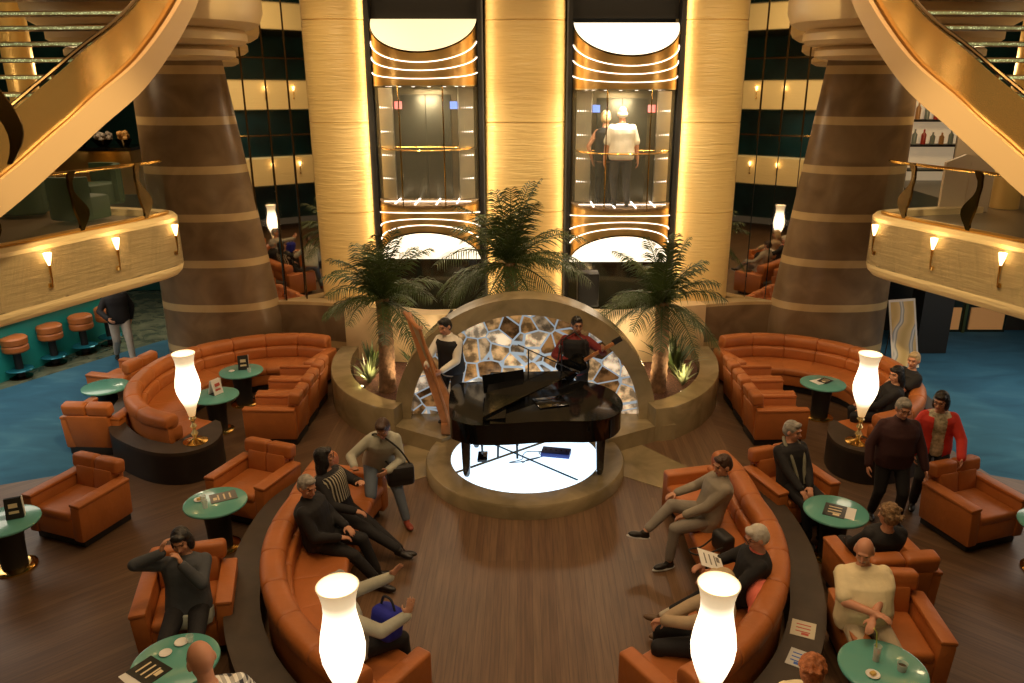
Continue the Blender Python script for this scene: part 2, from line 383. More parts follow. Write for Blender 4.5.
# ---- lift cabs
drum_gold = mat('lift drum gold', (.80, .52, .19), .28, .75, noise_s=1.2, noise_amt=.3)
lumi = mat('luminous lift disc', (1, 1, 1), .5, emit=(1, .74, .38), es=1.25)
lumi2 = mat('luminous lift disc white', (1, 1, 1), .5, emit=(1, .86, .62), es=1.6)
silver = mat('cab steel', (.75, .68, .54), .30, 1, noise_s=1.5, noise_amt=.2)
cabglass = mat('cab glass', (.8, .85, .75), .03, spec=.5, alpha=.10)
cabwood = mat('cab bronze mirror', (.16, .13, .08), .32, 1, noise_s=.8, noise_amt=.4)
screen = mat('lift screen', (.05, .1, .5), .3, emit=(.3, .45, 1), es=.7)
screenr = mat('lift screen red', (.6, .1, .1), .3, emit=(1, .35, .3), es=.6)
def lift(cx, dz, label, lum):
    root = thing('glass_lift', label, 'lift', (cx, 15.0, 3.2+dz))
    L = lambda *p: Vector(p)
    Rr = .93; y0 = 0
    zt, zft = 6.36-3.2, 5.80-3.2       # slanted top of the drum: at the wall / at the front
    zc = 5.27-3.2
    zb, zfb = 2.08-3.2, 2.76-3.2
    th = [PI*k/36 for k in range(37)]
    def wall(zlo, zhi, r=Rr):
        m = MB(); n = len(th)
        lo = [(r*math.cos(t), -r*1.02*math.sin(t), zlo(math.sin(t))) for t in th]; hi = [(r*math.cos(t), -r*1.02*math.sin(t), zhi(math.sin(t))) for t in th]
        m.add(lo+hi, [(i, i+1, n+i+1, n+i) for i in range(n-1)]); return m
    top = lambda s_: zt+(zft-zt)*s_
    bot = lambda s_: zb+(zfb-zb)*s_
    wall(lambda s_: zc, top).build('upper_drum', drum_gold, root, sharp=80)
    wall(bot, lambda s_: 0.0).build('lower_drum', drum_gold, root, sharp=80)
    for nm, fn in (('top_light_disc', top), ('bottom_light_disc', bot)):
        m = MB(); n = len(th); sg = .012 if nm[0] == 't' else -.012
        vs = [(Rr*math.cos(t), -Rr*1.02*math.sin(t), fn(math.sin(t))) for t in th]
        m.add(vs+[(x, y, z+sg) for x, y, z in vs], [tuple(range(n)), tuple(range(n, 2*n))]+[(i, (i+1) % n, n+(i+1) % n, n+i) for i in range(n)])
        m.build(nm, lum if nm[0] == 't' else lumi2, root)
        rim = MB(); rim.tube([(x*1.01, y*1.01, z) for x, y, z in vs], .014, 6); rim.build('disc_rim', bronze, root)
    for k, f in enumerate((.30, .55, .80)):
        for fn, zz in ((top, zc), (bot, 0.0)):
            m = MB()
            ff = f
            m.tube([(Rr*1.012*math.cos(t), -Rr*1.035*math.sin(t), (fn(math.sin(t))*(1-ff)+(zz+(fn(0)-zz)*.0+(0))*ff) if True else 0) for t in th[1:-1]], .0075, 6)
            m.build('light_band', ledwhite, root)
    fl_ = MB(); fl_.add([(Rr*math.cos(t), -Rr*1.02*math.sin(t), -.03) for t in th]+[(Rr*math.cos(t), -Rr*1.02*math.sin(t), .03) for t in th], [tuple(range(37))[::-1], tuple(range(37, 74))]+[(i, (i+1) % 37, 37+(i+1) % 37, 37+i) for i in range(37)])
    fl_.build('cab_floor', mat('cab floor', (.30, .20, .12), .25, noise_s=5), root)
    gl = MB()
    for x in (-.55, -.18, .2, .56): gl.box((x, -.02-.4*math.sqrt(max(0, 1-x*x))*1.0, .036), (.025, .8*math.sqrt(max(0, 1-x*x)), .01))
    gl.box((0, -.4, .036), (1.6, .025, .01)); gl.build('floor_light_lines', ledwhite, root)
    # steel side panels, bronze doors at the back, ceiling
    bk = MB(); bk.box((0, .02, zc/2), (1.86, .05, zc)); bk.build('back_wall', cabwood, root)
    dr = MB(); dr.box((-.02, -.03, .95), (.92, .03, 1.9), bev=.005); dr.box((-.02, -.05, .95), (.012, .02, 1.9)); dr.build('lift_door', mat('dark bronze door', (.07, .065, .045), .35, .8), root)
    for sx in (-1, 1):
        sd = MB(); sd.box((sx*.72, -.14, zc/2), (.30, .03, zc-.1), rz=sx*.5); sd.build('side_panel', silver, root)
        for j in range(4):
            d_ = MB()
            d_.box((sx*.712, -.150, .42+.42*j), (.26, .008, .03), rz=sx*.45)
            for q in range(6): d_.box((sx*(.60+.045*q), -.21+.022*q*1.0, .42+.42*j), (.022, .012, .022))
            d_.build('light_studs', ledwhite, root)
        mu = MB(); mu.tube([(sx*.38, -Rr*.93, 0), (sx*.38, -Rr*.93, zc)], .012, 6); mu.build('mullion', brass, root)
        sc = MB(); sc.box((sx*.50, -.12, 1.72), (.13, .03, .13), rz=sx*.1); sc.build('display_screen', screen if sx*cx < 0 else screenr, root)
    ce = MB(); ce.add([(Rr*math.cos(t), -Rr*1.02*math.sin(t), zc-.02) for t in th]+[(Rr*math.cos(t), -Rr*1.02*math.sin(t), zc) for t in th], [tuple(range(37))[::-1], tuple(range(37, 74))]+[(i, (i+1) % 37, 37+(i+1) % 37, 37+i) for i in range(37)])
    ce.build('cab_ceiling', silver, root)
    for k in range(8):
        d_ = MB(); d_.lathe([(.03, -.01), (.03, 0)], (.7*math.cos(PI*(k+.5)/8), -.7*math.sin(PI*(k+.5)/8), zc-.02), 10); d_.build('downlight', ledwhite, root)
    wall(lambda s_: .03, lambda s_: zc-.02, Rr*.99).build('curved_glass', cabglass, root)
    hr = MB(); hr.tube([(Rr*.93*math.cos(t), -Rr*.93*math.sin(t), .98) for t in th[2:-2]], .018, 8); hr.tube([(Rr*.93*math.cos(th[2]), -Rr*.93*math.sin(th[2]), .98), (Rr*.93*math.cos(th[-3]), -.09, .98)], .015, 8)
    hr.build('handrail', brass, root)
    light('cab_light', 'AREA', (cx, 14.35, 5.20+dz), 60, (1, .82, .56), .5)
    light('cab_glow', 'AREA', (cx, 14.0, 5.95+dz), 8, (1, .75, .4), .8, target=(cx, 12.8, 6.6))
    return root
lift(-1.79, 0, 'empty round glass lift with gold drums, left of the central pillar', lumi)
lift(1.79, -.06, 'round glass lift carrying two passengers, right of the central pillar', lumi2)
# ---- lit curved ledge in front of the shafts, behind the arch
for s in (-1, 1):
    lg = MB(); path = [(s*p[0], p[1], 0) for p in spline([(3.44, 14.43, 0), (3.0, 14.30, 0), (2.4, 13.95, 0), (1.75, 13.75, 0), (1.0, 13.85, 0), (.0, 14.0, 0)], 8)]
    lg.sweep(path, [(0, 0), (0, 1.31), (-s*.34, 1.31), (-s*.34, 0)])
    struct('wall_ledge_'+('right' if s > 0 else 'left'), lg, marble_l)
# ---- planters
soil = mat('bark mulch', (.11, .045, .025), .9, bump=1, bump_s=60, noise_s=30, noise_amt=.6)
for s in (-1, 1):
    nm = 'right' if s > 0 else 'left'
    pm = MB(); outer = [(3.5, 14.2), (3.5, 13.5), (3.3, 12.6), (2.9, 11.85), (2.4, 11.35), (2.02, 11.2)]
    path = [(s*p[0], p[1], 0) for p in spline([(x, y, 0) for x, y in outer], 6)]
    w = .34
    pf = [(0, 0), (0, .52), (.015, .55), (w, .55), (w, 0)] if s < 0 else [(0, 0), (0, .52), (-.015, .55), (-w, .55), (-w, 0)]
    pm.sweep(path, pf)
    root = pm.build('planter_wall_'+nm, marble_t, kind='structure')
    sm = MB(); sp = [(s*3.14, 13.9), (s*3.12, 13.4), (s*2.93, 12.75), (s*2.6, 12.12), (s*2.2, 11.72), (s*2.1, 11.98), (s*2.0, 13.7)]
    sm.prism(sp, .0, .40); so = sm.build('mulch_bed', soil, label='dark red bark mulch bed inside the %s curved planter' % nm, cat='mulch', kind='stuff')
    # step from planter end toward the stage
    st = MB(); st.prism([(s*2.35, 11.28), (s*2.0, 11.2), (s*1.25, 10.75), (s*.9, 11.1), (s*.9, 11.9), (s*2.0, 11.9)], 0, .26); struct('stage_step_'+nm, st, marble_t)
# ---- round stage
CX, CY = 0.0, 10.33
pl = MB(); seg = 72
pl.lathe([(1.07, .0), (1.43, .0), (1.43, .17), (1.41, .2), (1.09, .2), (1.07, .19), (1.07, .0)][:6]+[(1.07, 0.0)], (CX, CY, 0), seg)
struct('stage_ring', pl, marble_t)
lum = mat('glowing stage glass', (.9, .95, 1), .15); nt, b = nodes(lum)
b.inputs['Emission Color'].default_value = (.62, .82, 1, 1); b.inputs['Emission Strength'].default_value = 1.7
lp = MB(); lp.lathe([(1.068, .08), (1.068, .185)], (CX, CY, 0), 72); lightpanel = lp.build('stage_light_panel', lum, origin=(CX, CY, 0), label='round glowing white glass panel set in the stage under the piano', cat='light panel')
gr = MB()
tealline = mat('panel joint', (.02, .16, .26), .4)
for (x0, y0, x1, y1) in [(-.75, 11.0, .72, 9.62)]:
    d = Vector((x1-x0, y1-y0, 0)); gr.box(((x0+x1)/2, (y0+y1)/2, .187), (d.length, .035, .006), rz=math.atan2(d.y, d.x))
gr.build('panel_joint', tealline, lightpanel, origin=(CX, CY, 0))
gr = MB(); gr.box((-.33, 10.33, .187), (1.6, .05, .006), rz=R(38)); gr.build('panel_joint', mat('gold joint', (.25, .2, .08), .4), lightpanel, origin=(CX, CY, 0))
# ---- arch with leaded glass
arch = thing('stone_arch', 'semicircular tan stone arch framing a leaded glass screen behind the musicians', 'arch', (0, 11.6, .26))
am = MB(); n = 40; o = []
ri = []
for k in range(n+1):
    t = PI*k/n; c, s_ = math.cos(t), math.sin(t)
    xo, zo = 2.06*c, 1.98*s_; xi, zi = 1.80*c, 1.72*s_
    ri.append([(xo, -.12, zo), (xi, -.12, zi), (xi, .34, zi), (xo, .34, zo)])
am.loft([[Vector(p) for p in r] for r in ri]); am.build('arch_band', marble_t, arch, sharp=40)
def leaded():
    m = mat('leaded glass', (.6, .5, .35), .12); nt, b = nodes(m)
    tc = N(nt, 'ShaderNodeTexCoord'); mp = N(nt, 'ShaderNodeMapping'); mp.inputs['Scale'].default_value = (3.3, .01, 3.3)
    v = N(nt, 'ShaderNodeTexVoronoi', feature='DISTANCE_TO_EDGE', Scale=1.0); v2 = N(nt, 'ShaderNodeTexVoronoi', Scale=1.0)
    nt.links.new(tc.outputs['Object'], mp.inputs[0]); nt.links.new(mp.outputs[0], v.inputs['Vector']); nt.links.new(mp.outputs[0], v2.inputs['Vector'])
    rr = ramp(nt, [(0, (1, 1, 1)), (.028, (1, 1, 1)), (.045, (0, 0, 0))]); nt.links.new(v.outputs['Distance'], rr.inputs[0])
    sep = N(nt, 'ShaderNodeSeparateColor'); nt.links.new(v2.outputs['Color'], sep.inputs[0])
    rc = ramp(nt, [(0, (.10, .05, .02)), (.3, (.42, .24, .09)), (.5, (.75, .55, .30)), (.65, (1, .92, .75)), (.8, (.4, .3, .18)), (1, (.16, .12, .08))]); nt.links.new(sep.outputs[0], rc.inputs[0])
    nz = N(nt, 'ShaderNodeTexNoise', Scale=7, Detail=3); nt.links.new(tc.outputs['Object'], nz.inputs['Vector'])
    mul = N(nt, 'ShaderNodeMixRGB', blend_type='MULTIPLY'); mul.inputs[0].default_value = .8; nr = ramp(nt, [(.40, (.16, .12, .09)), (.62, (1.7, 1.5, 1.3))]); nt.links.new(nz.outputs[0], nr.inputs[0]); nt.links.new(rc.outputs[0], mul.inputs[1]); nt.links.new(nr.outputs[0], mul.inputs[2])
    mx = N(nt, 'ShaderNodeMixRGB'); mx.inputs[2].default_value = (.42, .50, .56, 1)
    nt.links.new(rr.outputs[0], mx.inputs[0]); nt.links.new(mul.outputs[0], mx.inputs[1]); nt.links.new(mx.outputs[0], b.inputs['Base Color']); nt.links.new(mx.outputs[0], b.inputs['Emission Color'])
    b.inputs['Emission Strength'].default_value = .55  # glass is no lamp: emission with noise contrast paints its sparkle
    bp = N(nt, 'ShaderNodeBump', Strength=.7, Distance=.1); nt.links.new(sep.outputs[1], bp.inputs['Height']); nt.links.new(bp.outputs[0], b.inputs['Normal'])
    b.inputs['Metallic'].default_value = .35
    return m
gm = MB(); pts = [(1.80*math.cos(PI*k/n), 1.72*math.sin(PI*k/n)) for k in range(n+1)]
gm.add([(x, .10, z) for x, z in pts]+[(x, .13, z) for x, z in pts], [tuple(range(n+1)), tuple(range(n+1, 2*n+2))[::-1]]+[(i, (i+1) % (n+1), n+1+(i+1) % (n+1), n+1+i) for i in range(n+1)])
gm.build('leaded_glass_screen', leaded(), arch)
# ---- side balconies, stairs, ceilings
sconce_g = mat('sconce glow', (1, .8, .5), .4, emit=(1, .62, .24), es=9)
def make_sconce():
    r = thing('wall_sconce', 'x', 'wall lamp')
    m = MB(); m.lathe([(.0, .16), (.012, .17), (.035, .25), (.05, .33), (.045, .33), (.0, .28)], (0, -.07, 0), 12); m.build('glass_cup', sconce_g, r)
    m = MB(); m.tube([(0, 0, -.10), (0, -.05, -.12), (0, -.07, -.04), (0, -.07, .17)], [.010, .010, .010, .02], 8); m.lathe([(.0, -.14), (.03, -.13), (.03, -.08), (0, -.07)], (0, -.03, 0), 10); m.build('brass_bracket', brass, r)
    return r
SCONCE = None
def place_sconce(p, rz, label, group=None):
    global SCONCE
    if SCONCE is None: SCONCE = make_sconce(); o = SCONCE; o.location = p; o.rotation_euler = (0, 0, rz); o['label'] = label
    else: o = dup(SCONCE, p, rz, label)
    if group: o['group'] = group
    elif 'group' in o: del o['group']
    return o
ceil_m = mat('dark ceiling', (.10, .06, .03), .25, .4)
shopdark = mat('dark interior', (.03, .025, .018), .5, noise_s=1.5, noise_amt=.6)
tealwall = mat('teal dark wall', (.012, .07, .07), .3, noise_s=.8, noise_amt=.5)
def fascia_run(name, path, z0, z1, s):
    m = MB(); o = 1 if s > 0 else -1
    # path travels so that +n (times o) points into the atrium
    pf = [(-.24, z0-.01), (-.10, z0), (-.03, z0+.07), (.0, z0+.16), (.0, z0+.2), (.0, z1-.05), (-.05, z1), (-.25, z1), (-.25, z0)]
    pf = [(a*o, b) for a, b in pf]
    m.sweep(path, pf)
    return struct(name, m, fascia, sharp=40)
for s in (-1, 1):
    nm = 'right' if s > 0 else 'left'
    X = lambda pts: [(s*p[0],)+tuple(p[1:]) for p in pts]
    base = [(7.9, 4.5, 0), (7.4, 6.8, 0), (6.75, 8.6, 0), (6.40, 9.5, 0), (6.12, 10.2, 0), (5.84, 10.9, 0), (5.58, 11.5, 0), (5.42, 11.95, 0), (5.42, 12.3, 0), (5.65, 12.6, 0), (6.3, 12.85, 0), (7.4, 13.1, 0)]
    path = [tuple(p) for p in spline(X(base), 6)]
    # deck and soffit
    dk = MB(); poly = [(p[0], p[1]) for p in path]+[(s*7.6, 14.2), (s*7.6, 22), (s*14, 22), (s*14, 4.5)]
    dk.prism(poly, 2.62, 3.3)
    struct('ceiling_'+nm, dk, [mat('soffit', (.16, .10, .05), .35)])
    fascia_run('balcony_fascia_'+nm, path, 2.44, 3.40, s)
    # glass balustrade with brass rail and curved brass posts
    rl = thing('glass_balustrade', 'glass balustrade with brass top rail on the %s balcony' % nm, 'railing', (s*6.4, 9.5, 3.4))
    O = (s*6.4, 9.5, 3.4); sub = [p for p in path if p[1] > 8.75][:34]
    def off(p, d, z): 
        return (p[0]+s*d, p[1], z)
    m = MB(); m.tube([off(p, .12, 4.20) for p in sub], .024, 8); m.build('top_rail', brass, rl, origin=O)
    m = MB(); m.tube([off(p, .12, 3.43) for p in sub], .03, 6); m.build('bottom_rail', gold, rl, origin=O)
    m = MB(); k = len(sub); m.add([off(p, .12, 3.45) for p in sub]+[off(p, .12, 4.19) for p in sub], [(i, i+1, k+i+1, k+i) for i in range(k-1)]); m.build('glass_pane', greenglass, rl, origin=O)
    for q in (5, 15, 25):
        p = sub[q]; t = Vector(sub[q+1])-Vector(sub[q-1]); t.normalize(); m = MB(); pr = []
        for j in range(13):
            u = j/12; z = 3.42+.80*u; w = .03+.075*math.sin(PI*min(1, u*1.5))**2*(1 if u < .67 else .4)+.02*(u > .9)
            sh_ = .06*math.sin(2*PI*u)
            c = Vector(off(p, .10, z))+t*sh_; pr.append([c-t*w-Vector((s*.015, 0, 0)), c+t*w-Vector((s*.015, 0, 0)), c+t*w+Vector((s*.015, 0, 0)), c-t*w+Vector((s*.015, 0, 0))])
        m.loft(pr); m.build('curved_post', mat('antique brass', (.20, .13, .05), .15, 1), rl, origin=O)
    # three sconces
    for q, (sx, sy) in enumerate([(6.20, 10.0), (5.80, 10.98), (5.42, 12.02)]):
        dr = [(1, -.40), (1, -.42), (1, -.25)][q]
        place_sconce((s*sx-s*.0, sy, 2.93), face(s*dr[0], -dr[1]*1), ['nearest', 'middle', 'farthest'][q]+' of three candle sconces on the %s balcony front' % nm)
        light('sconce_light', 'POINT', (s*(sx-.15), sy-.05, 3.30), 2.2, (1, .6, .25), .05)
    # landing with stacked mouldings under the upper deck
    lm = MB(); prof = [(.9, 5.66), (1.12, 5.66), (1.20, 5.70), (1.20, 5.78), (1.12, 5.84), (1.32, 5.86), (1.40, 5.92), (1.40, 6.02), (1.34, 6.08), (1.48, 6.10), (1.60, 6.17), (1.66, 6.32), (1.66, 7.3), (.9, 7.3)]
    lm.lathe(prof, (s*5.65, 12.75, 0), 48, sx=1.0, sy=.95); struct('landing_'+nm, lm, mat('cream moulding', (.62, .46, .25), .4), sharp=30)
    # curved stair: cream stringer, brass band, treads
    sp = [(6.6, 7.3, 3.05), (5.65, 8.5, 3.97), (5.22, 9.1, 4.48), (4.93, 9.5, 4.84), (4.60, 10.2, 5.34), (4.34, 11.1, 6.15), (4.22, 12.0, 7.1)]
    path3 = spline(X(sp), 8); path3 = [tuple(p) for p in path3]
    stair = thing('curved_staircase', 'curved staircase with cream stringer, brass band and lit treads rising on the %s' % nm, 'staircase', (s*6.0, 8.5, 3.3))
    O = (s*6.0, 8.5, 3.3); q = -s   # left of travel for s=-1 is outward(-x)... inward offset handled by sign
    m = MB(); m.sweep(path3, [(0*q, 0), (.0, .0), (0, .34), (.07*s*-1, .34), (.07*s*-1, 0)][1:]); m.build('stringer', mat('cream stringer', (.60, .42, .22), .35), stair, origin=O)
    m = MB(); m.sweep(path3, [(-.10*s, .32), (-.10*s, .84), (-.12*s, .84), (-.12*s, .32)]); m.build('brass_band', mat('polished gold', (.75, .48, .17), .22, .85), stair, origin=O)
    m = MB(); m.tube([(p[0]+s*.11, p[1], p[2]+.86) for p in path3], .025, 8); m.build('edge_rail', bronze, stair, origin=O)
    L = 0; acc = []
    for i in range(1, len(path3)):
        acc.append((path3[i][2], path3[i]))
    z = 3.55
    tr_m = mat('stair tread', (.20, .12, .05), .3, .3); nose = mat('sparkling tread light', (.4, .5, .35), .2, emit=(.75, .72, .40), es=.55)
    nt, b = nodes(nose); tcn = N(nt, 'ShaderNodeTexCoord'); vz = N(nt, 'ShaderNodeTexVoronoi', Scale=45.0); rz_ = ramp(nt, [(0, (1, .9, .5)), (.28, (.25, .3, .15)), (.5, (.04, .035, .01))]); nt.links.new(tcn.outputs['Object'], vz.inputs['Vector']); nt.links.new(vz.outputs['Distance'], rz_.inputs[0]); nt.links.new(rz_.outputs[0], b.inputs['Emission Color']); b.inputs['Emission Strength'].default_value = 1.6
    while z < 7.3:
        zz = z-.66
        p = min(acc, key=lambda a: abs(a[0]-zz))[1]; p2 = min(acc, key=lambda a: abs(a[0]-zz-.2))[1]
        t = Vector((p2[0]-p[0], p2[1]-p[1], 0)); t.normalize()
        cx_ = p[0]+s*(.26+.95); m = MB(); m.box((cx_, p[1]+.12, z), (1.9, .32, .05), rz=s*.10, bev=.008); tr = m.build('tread', tr_m, stair, origin=O)
        m = MB(); m.box((cx_, p[1]-.045+(.0), z-.005), (1.9, .02, .03), rz=s*.10); m.build('tread_light', nose, tr, origin=O)
        z += .185
    # side walls beyond the deck
    w = MB(); w.box((s*14, 10, 5), (.2, 28, 10)); struct('wall_far_'+nm, w, shopdark)
# rear wall behind the side bays
w = MB(); w.box((-10.6, 22, 5), (8.6, .2, 10)); w.box((10.6, 22, 5), (8.6, .2, 10)); struct('wall_rear', w, tealwall)
# main ceiling with small lights
c = MB(); c.box((0, 8, 10.2), (30, 34, .2)); struct('ceiling', c, ceil_m)

# rear balconies of the atrium (behind the viewer; the mirrors show them)
for ti, (z0, z1) in enumerate(((1.95, 2.95), (4.75, 5.75), (7.6, 8.5))):
    pth = [(x, -1.1-.05*abs(x)**1.3, 0) for x in [8-.5*k for k in range(33)]][::-1]
    m = MB(); m.sweep(pth, [(0, z0), (0, z1), (-.1, z1+.05), (-.3, z1+.05), (-.3, z0)]); struct('balcony_rear', m, fascia)
    m = MB(); m.box((0, -6, z0+.25), (20, 8.8, .3)); struct('deck_rear', m, shopdark)
    m = MB(); m.tube([(p[0], p[1]-.2, z1+.85) for p in pth], .03, 6); rr0 = m.build('balcony_railing', brass, origin=(0, -1.3, z1), label='brass rail of the %s rear balcony, seen only in the mirrors' % ['lower', 'middle', 'upper'][ti], cat='railing')
    if ti < 2:
        for x in (-5.2, -3.6, -2.0, -.9, .9, 2.0, 3.6, 5.2): place_sconce((x, -1.1-.05*abs(x)**1.3+.03, z0+.5), 0 if False else PI, 'candle sconce on a rear balcony front, seen only as a mirror reflection', 'sconces on the rear balconies')
m = MB(); m.box((0, -6, 5), (28, .2, 10)); struct('wall_behind', m, tealwall)
spm = mat('spot dots', (1, 1, 1), .4, emit=(1, .9, .75), es=8)
m = MB()
for i in range(9):
    for j in range(7): m.lathe([(0, 0), (.05, 0), (.05, .02), (0, .02)], (-6+1.5*i, -5+2.2*j, 10.06), 8)
struct('ceiling_downlights', m, spm)
# ---- what stands on the side decks and below them
gch = mat('green upholstery', (.035, .075, .03), .6)
def make_green():
    r = thing('tub_chair', 'x', 'chair'); m = MB(); m.box((0, 0, .25), (.62, .60, .42), bev=.05); m.build('seat', gch, r)
    m = MB(); m.sweep(arc(0, 0, .36, 200, 340, 14), [(-.05, .1), (.05, .1), (.05, .82), (-.05, .82)]); m.build('backrest', gch, r); return r
G0 = make_green(); gi = 0
for (x, y, rz, lb) in [(-7.95, 12.6, .4, 'green tub chair nearest the stairs on the left balcony'), (-6.8, 12.1, -.3, 'green tub chair by the glass balustrade on the left balcony, near the column'), (-7.3, 13.6, 2.6, 'green tub chair behind the other two on the left balcony')]:
    o = G0 if gi == 0 else dup(G0, (0, 0, 0)); gi += 1; o.location = (x, y, 3.304); o.rotation_euler = (0, 0, rz); o['label'] = lb; o.scale = (1, 1, .85)
bt = thing('buffet_table', 'gold fronted display table with bowls and greenery on the left balcony', 'table', (-8.2, 15.2, 3.3))
m = MB(); m.box((0, 0, .42), (1.9, .7, .8), bev=.02); m.build('gold_front', gold, bt); m = MB(); m.box((0, 0, .85), (2.0, .8, .05)); m.build('table_top', blackm, bt)
for k, (x, c, r_) in enumerate([(-.55, (.35, .04, .03), .16), (-.15, (.08, .25, .04), .20), (.3, (.25, .22, .20), .18), (.7, (.45, .25, .08), .15)]):
    q = thing('display_bowl', ['red', 'green', 'pale', 'orange'][k]+' filled bowl on the display table of the left balcony', 'bowl', (-8.2+x, 15.2, 4.18)); m = MB(); m.lathe([(0, 0), (r_*.5, 0), (r_, .12), (r_*.95, .12), (0, .03)], seg=20); m.build('bowl', bronze, q)
    m = MB(); rnd = random.Random(k)
    for i in range(14): m.ell((rnd.uniform(-.6, .6)*r_, rnd.uniform(-.6, .6)*r_, .12+rnd.uniform(0, .12)), (.05, .05, .05), None, 8, 6)
    m.build('contents', mat('bowl fill %d' % k, c, .5), q)
sh_ = thing('bottle_shelf', 'brightly lit shelf of goods behind the right column on the upper deck', 'shelf', (8.35, 17.0, 3.3))
m = MB(); m.box((0, .2, 1.0), (1.5, .06, 2.2)); m.build('back_panel', mat('lit shelf back', (.9, .8, .6), .5, emit=(1, .72, .42), es=.28), sh_)
for k in range(4): m = MB(); m.box((0, 0, .25+.5*k), (1.5, .4, .04)); m.build('shelf_board', blackr, sh_)
m = MB(); m.box((0, -.05, 2.15), (1.5, .3, .28)); m.build('green_header', mat('green sign', (.01, .12, .03), .5, emit=(.0, .3, .06), es=.4), sh_)
rnd = random.Random(3)
for k in range(14):
    c = rnd.choice([(.5, .05, .03), (.6, .3, .1), (.05, .03, .02), (.3, .35, .3)]); h = rnd.uniform(.2, .36)
    m = MB(); m.lathe([(0, 0), (.05, 0), (.05, h*.65), (.018, h*.8), (.018, h), (0, h)], seg=12); o = m.build('bottle', mat('goods %.2f' % c[0], c, .3)); o.location = (8.35-.62+.19*(k % 7), 16.95, 3.3+(.775 if k < 7 else 1.275)); tag(o, 'small bottle standing on the brightly lit shelf behind the right column', 'bottle', 'bottles on the lit shelf')
pw = mat('pale panel', (.62, .50, .36), .5)
m = MB(); pr = [(-.42, 0), (.42, 0), (.42, .72), (.2, .86), (-.1, .92), (-.42, .80)]
m.add([(x, 0, z) for x, z in pr]+[(x, .06, z) for x, z in pr], [tuple(range(6)), tuple(range(6, 12))[::-1]]+[(i, (i+1) % 6, 6+(i+1) % 6, 6+i) for i in range(6)]); m.box((0, -.005, .4), (.012, .01, .8))
o = m.build('partition_screen', pw); o.location = (7.15, 12.9, 3.31); o.rotation_euler = (0, 0, .1); tag(o, 'pale curved-top partition screen behind the right balcony glass', 'screen')
m = MB(); m.box((0, 0, .7), (1.0, .05, 1.4)); o = m.build('partition_screen', pw); o.location = (8.9, 15.8, 3.31); tag(o, 'taller pale partition panel beside the lit shelf on the right balcony', 'screen')
for s in (-1, 1):
    m = MB(); m.lathe([(.22, 0), (.22, 3.2)], (0, 0, 0), 24); o = m.build('gold_column', mat('lit gold column', (.75, .5, .15), .4, .3)); o.location = (s*8.1, 13.4, 3.305); tag(o, 'round gold column on the %s upper deck' % ('right' if s > 0 else 'left'), 'column')
    light('deck_light', 'POINT', (s*7.6, 14.4, 5.6), 80, (1, .72, .4), .2); light('deck_light', 'POINT', (s*8.6, 11.5, 5.4), 45, (1, .72, .4), .2)
m = MB(); m.box((8.35, 15.6, 1.31), (.62, .5, 2.6)); struct('pillar_right', m, blackr)
m = MB(); m.box((10.8, 17.0, 1.31), (6.5, .15, 2.6)); struct('wall_under_right', m, shopdark)
m = MB(); m.box((9.75, 16.85, 1.0), (1.9, .08, 2.0)); m.cur = 1; m.box((9.25, 16.79, .32), (.8, .04, .5)); m.box((10.25, 16.79, .32), (.75, .04, .5)); m.cur = 2; m.box((9.75, 16.78, 1.0), (.06, .06, 2.0)); struct('door_1', m, [darkgl, mat('lit door panel', (.7, .35, .12), .4, emit=(1, .45, .15), es=.12), brass])
m = MB(); m.box((-8.3, 18.6, 1.31), (.8, .4, 2.6)); struct('pillar_left', m, mat('cream pillar', (.55, .45, .28), .5))
m = MB(); m.box((-10, 20.5, 1.31), (8, .2, 2.6)); struct('wall_under_left', m, tealwall)
bl_ = MB(); pr = []
for j in range(15):
    u = j/14; w = .02+.075*math.sin(PI*u)**1.2; c = Vector((.10*math.sin(2.2*PI*u), 0, 1.25*u)); pr.append([c+Vector((-w, -.02, 0)), c+Vector((w, -.02, 0)), c+Vector((w, .02, 0)), c+Vector((-w, .02, 0))])
bl_.loft(pr); o = bl_.build('bronze_blade', bronze); o.location = (-4.86, 7.6, 4.62); o.rotation_euler = (0, 0, .3); tag(o, 'dark polished bronze blade post beside the left staircase', 'post')
# ================================================================== FURNITURE
def make_armchair():
    r = thing('armchair', 'x', 'armchair')
    m = MB(); m.box((0, -.01, .06), (.80, .80, .12), bev=.01); m.build('base', blackr, r)
    m = MB(); m.box((0, .06, .25), (.62, .78, .26), bev=.03); m.build('seat_box', leather, r)
    m = MB(); m.box((0, .10, .41), (.60, .72, .12), bev=.045, seg=3); m.build('seat_cushion', leather, r)
    for sx in (-1, 1):
        m = MB(); M = Matrix.Rotation(sx*R(4), 4, 'Y')
        m.box((sx*.385, .02, .335), (.155, .88, .47), bev=.03, M=M); m.box((sx*.40, .02, .585), (.17, .88, .05), bev=.022, M=M); m.build('arm', leather, r)
    m = MB(); M = Matrix.Rotation(R(9), 4, 'X')
    for sx in (-1, 1): m.box((sx*.152, -.33, .54), (.305, .15, .34), bev=.035, M=M); 
    m.box((0, -.40, .38), (.66, .10, .56), bev=.03, M=M); m.build('backrest', leather, r)
    m = MB()
    for sx in (-1, 1): m.box((sx*.193, -.40, .745), (.384, .19, .19), bev=.05, seg=4, M=M)
    m.build('headrest', leather, r)
    return r
AC = None
def armchair(x, y, fx, fy, label, group=None, sc=1.0):
    global AC
    if AC is None: AC = make_armchair(); o = AC; o.location = (x, y, 0.003); o.rotation_euler = (0, 0, face(fx, fy)); o['label'] = label
    else:
        o = dup(AC, (x, y, 0.003), face(fx, fy), label)
        if 'group' in o: del o['group']
    if group: o['group'] = group
    o.scale = (sc*.96, sc*.88, sc)
    return o
armchair(-5.55, 8.72, -.34, -.94, 'empty orange leather armchair at the far left in front of the blue carpet')
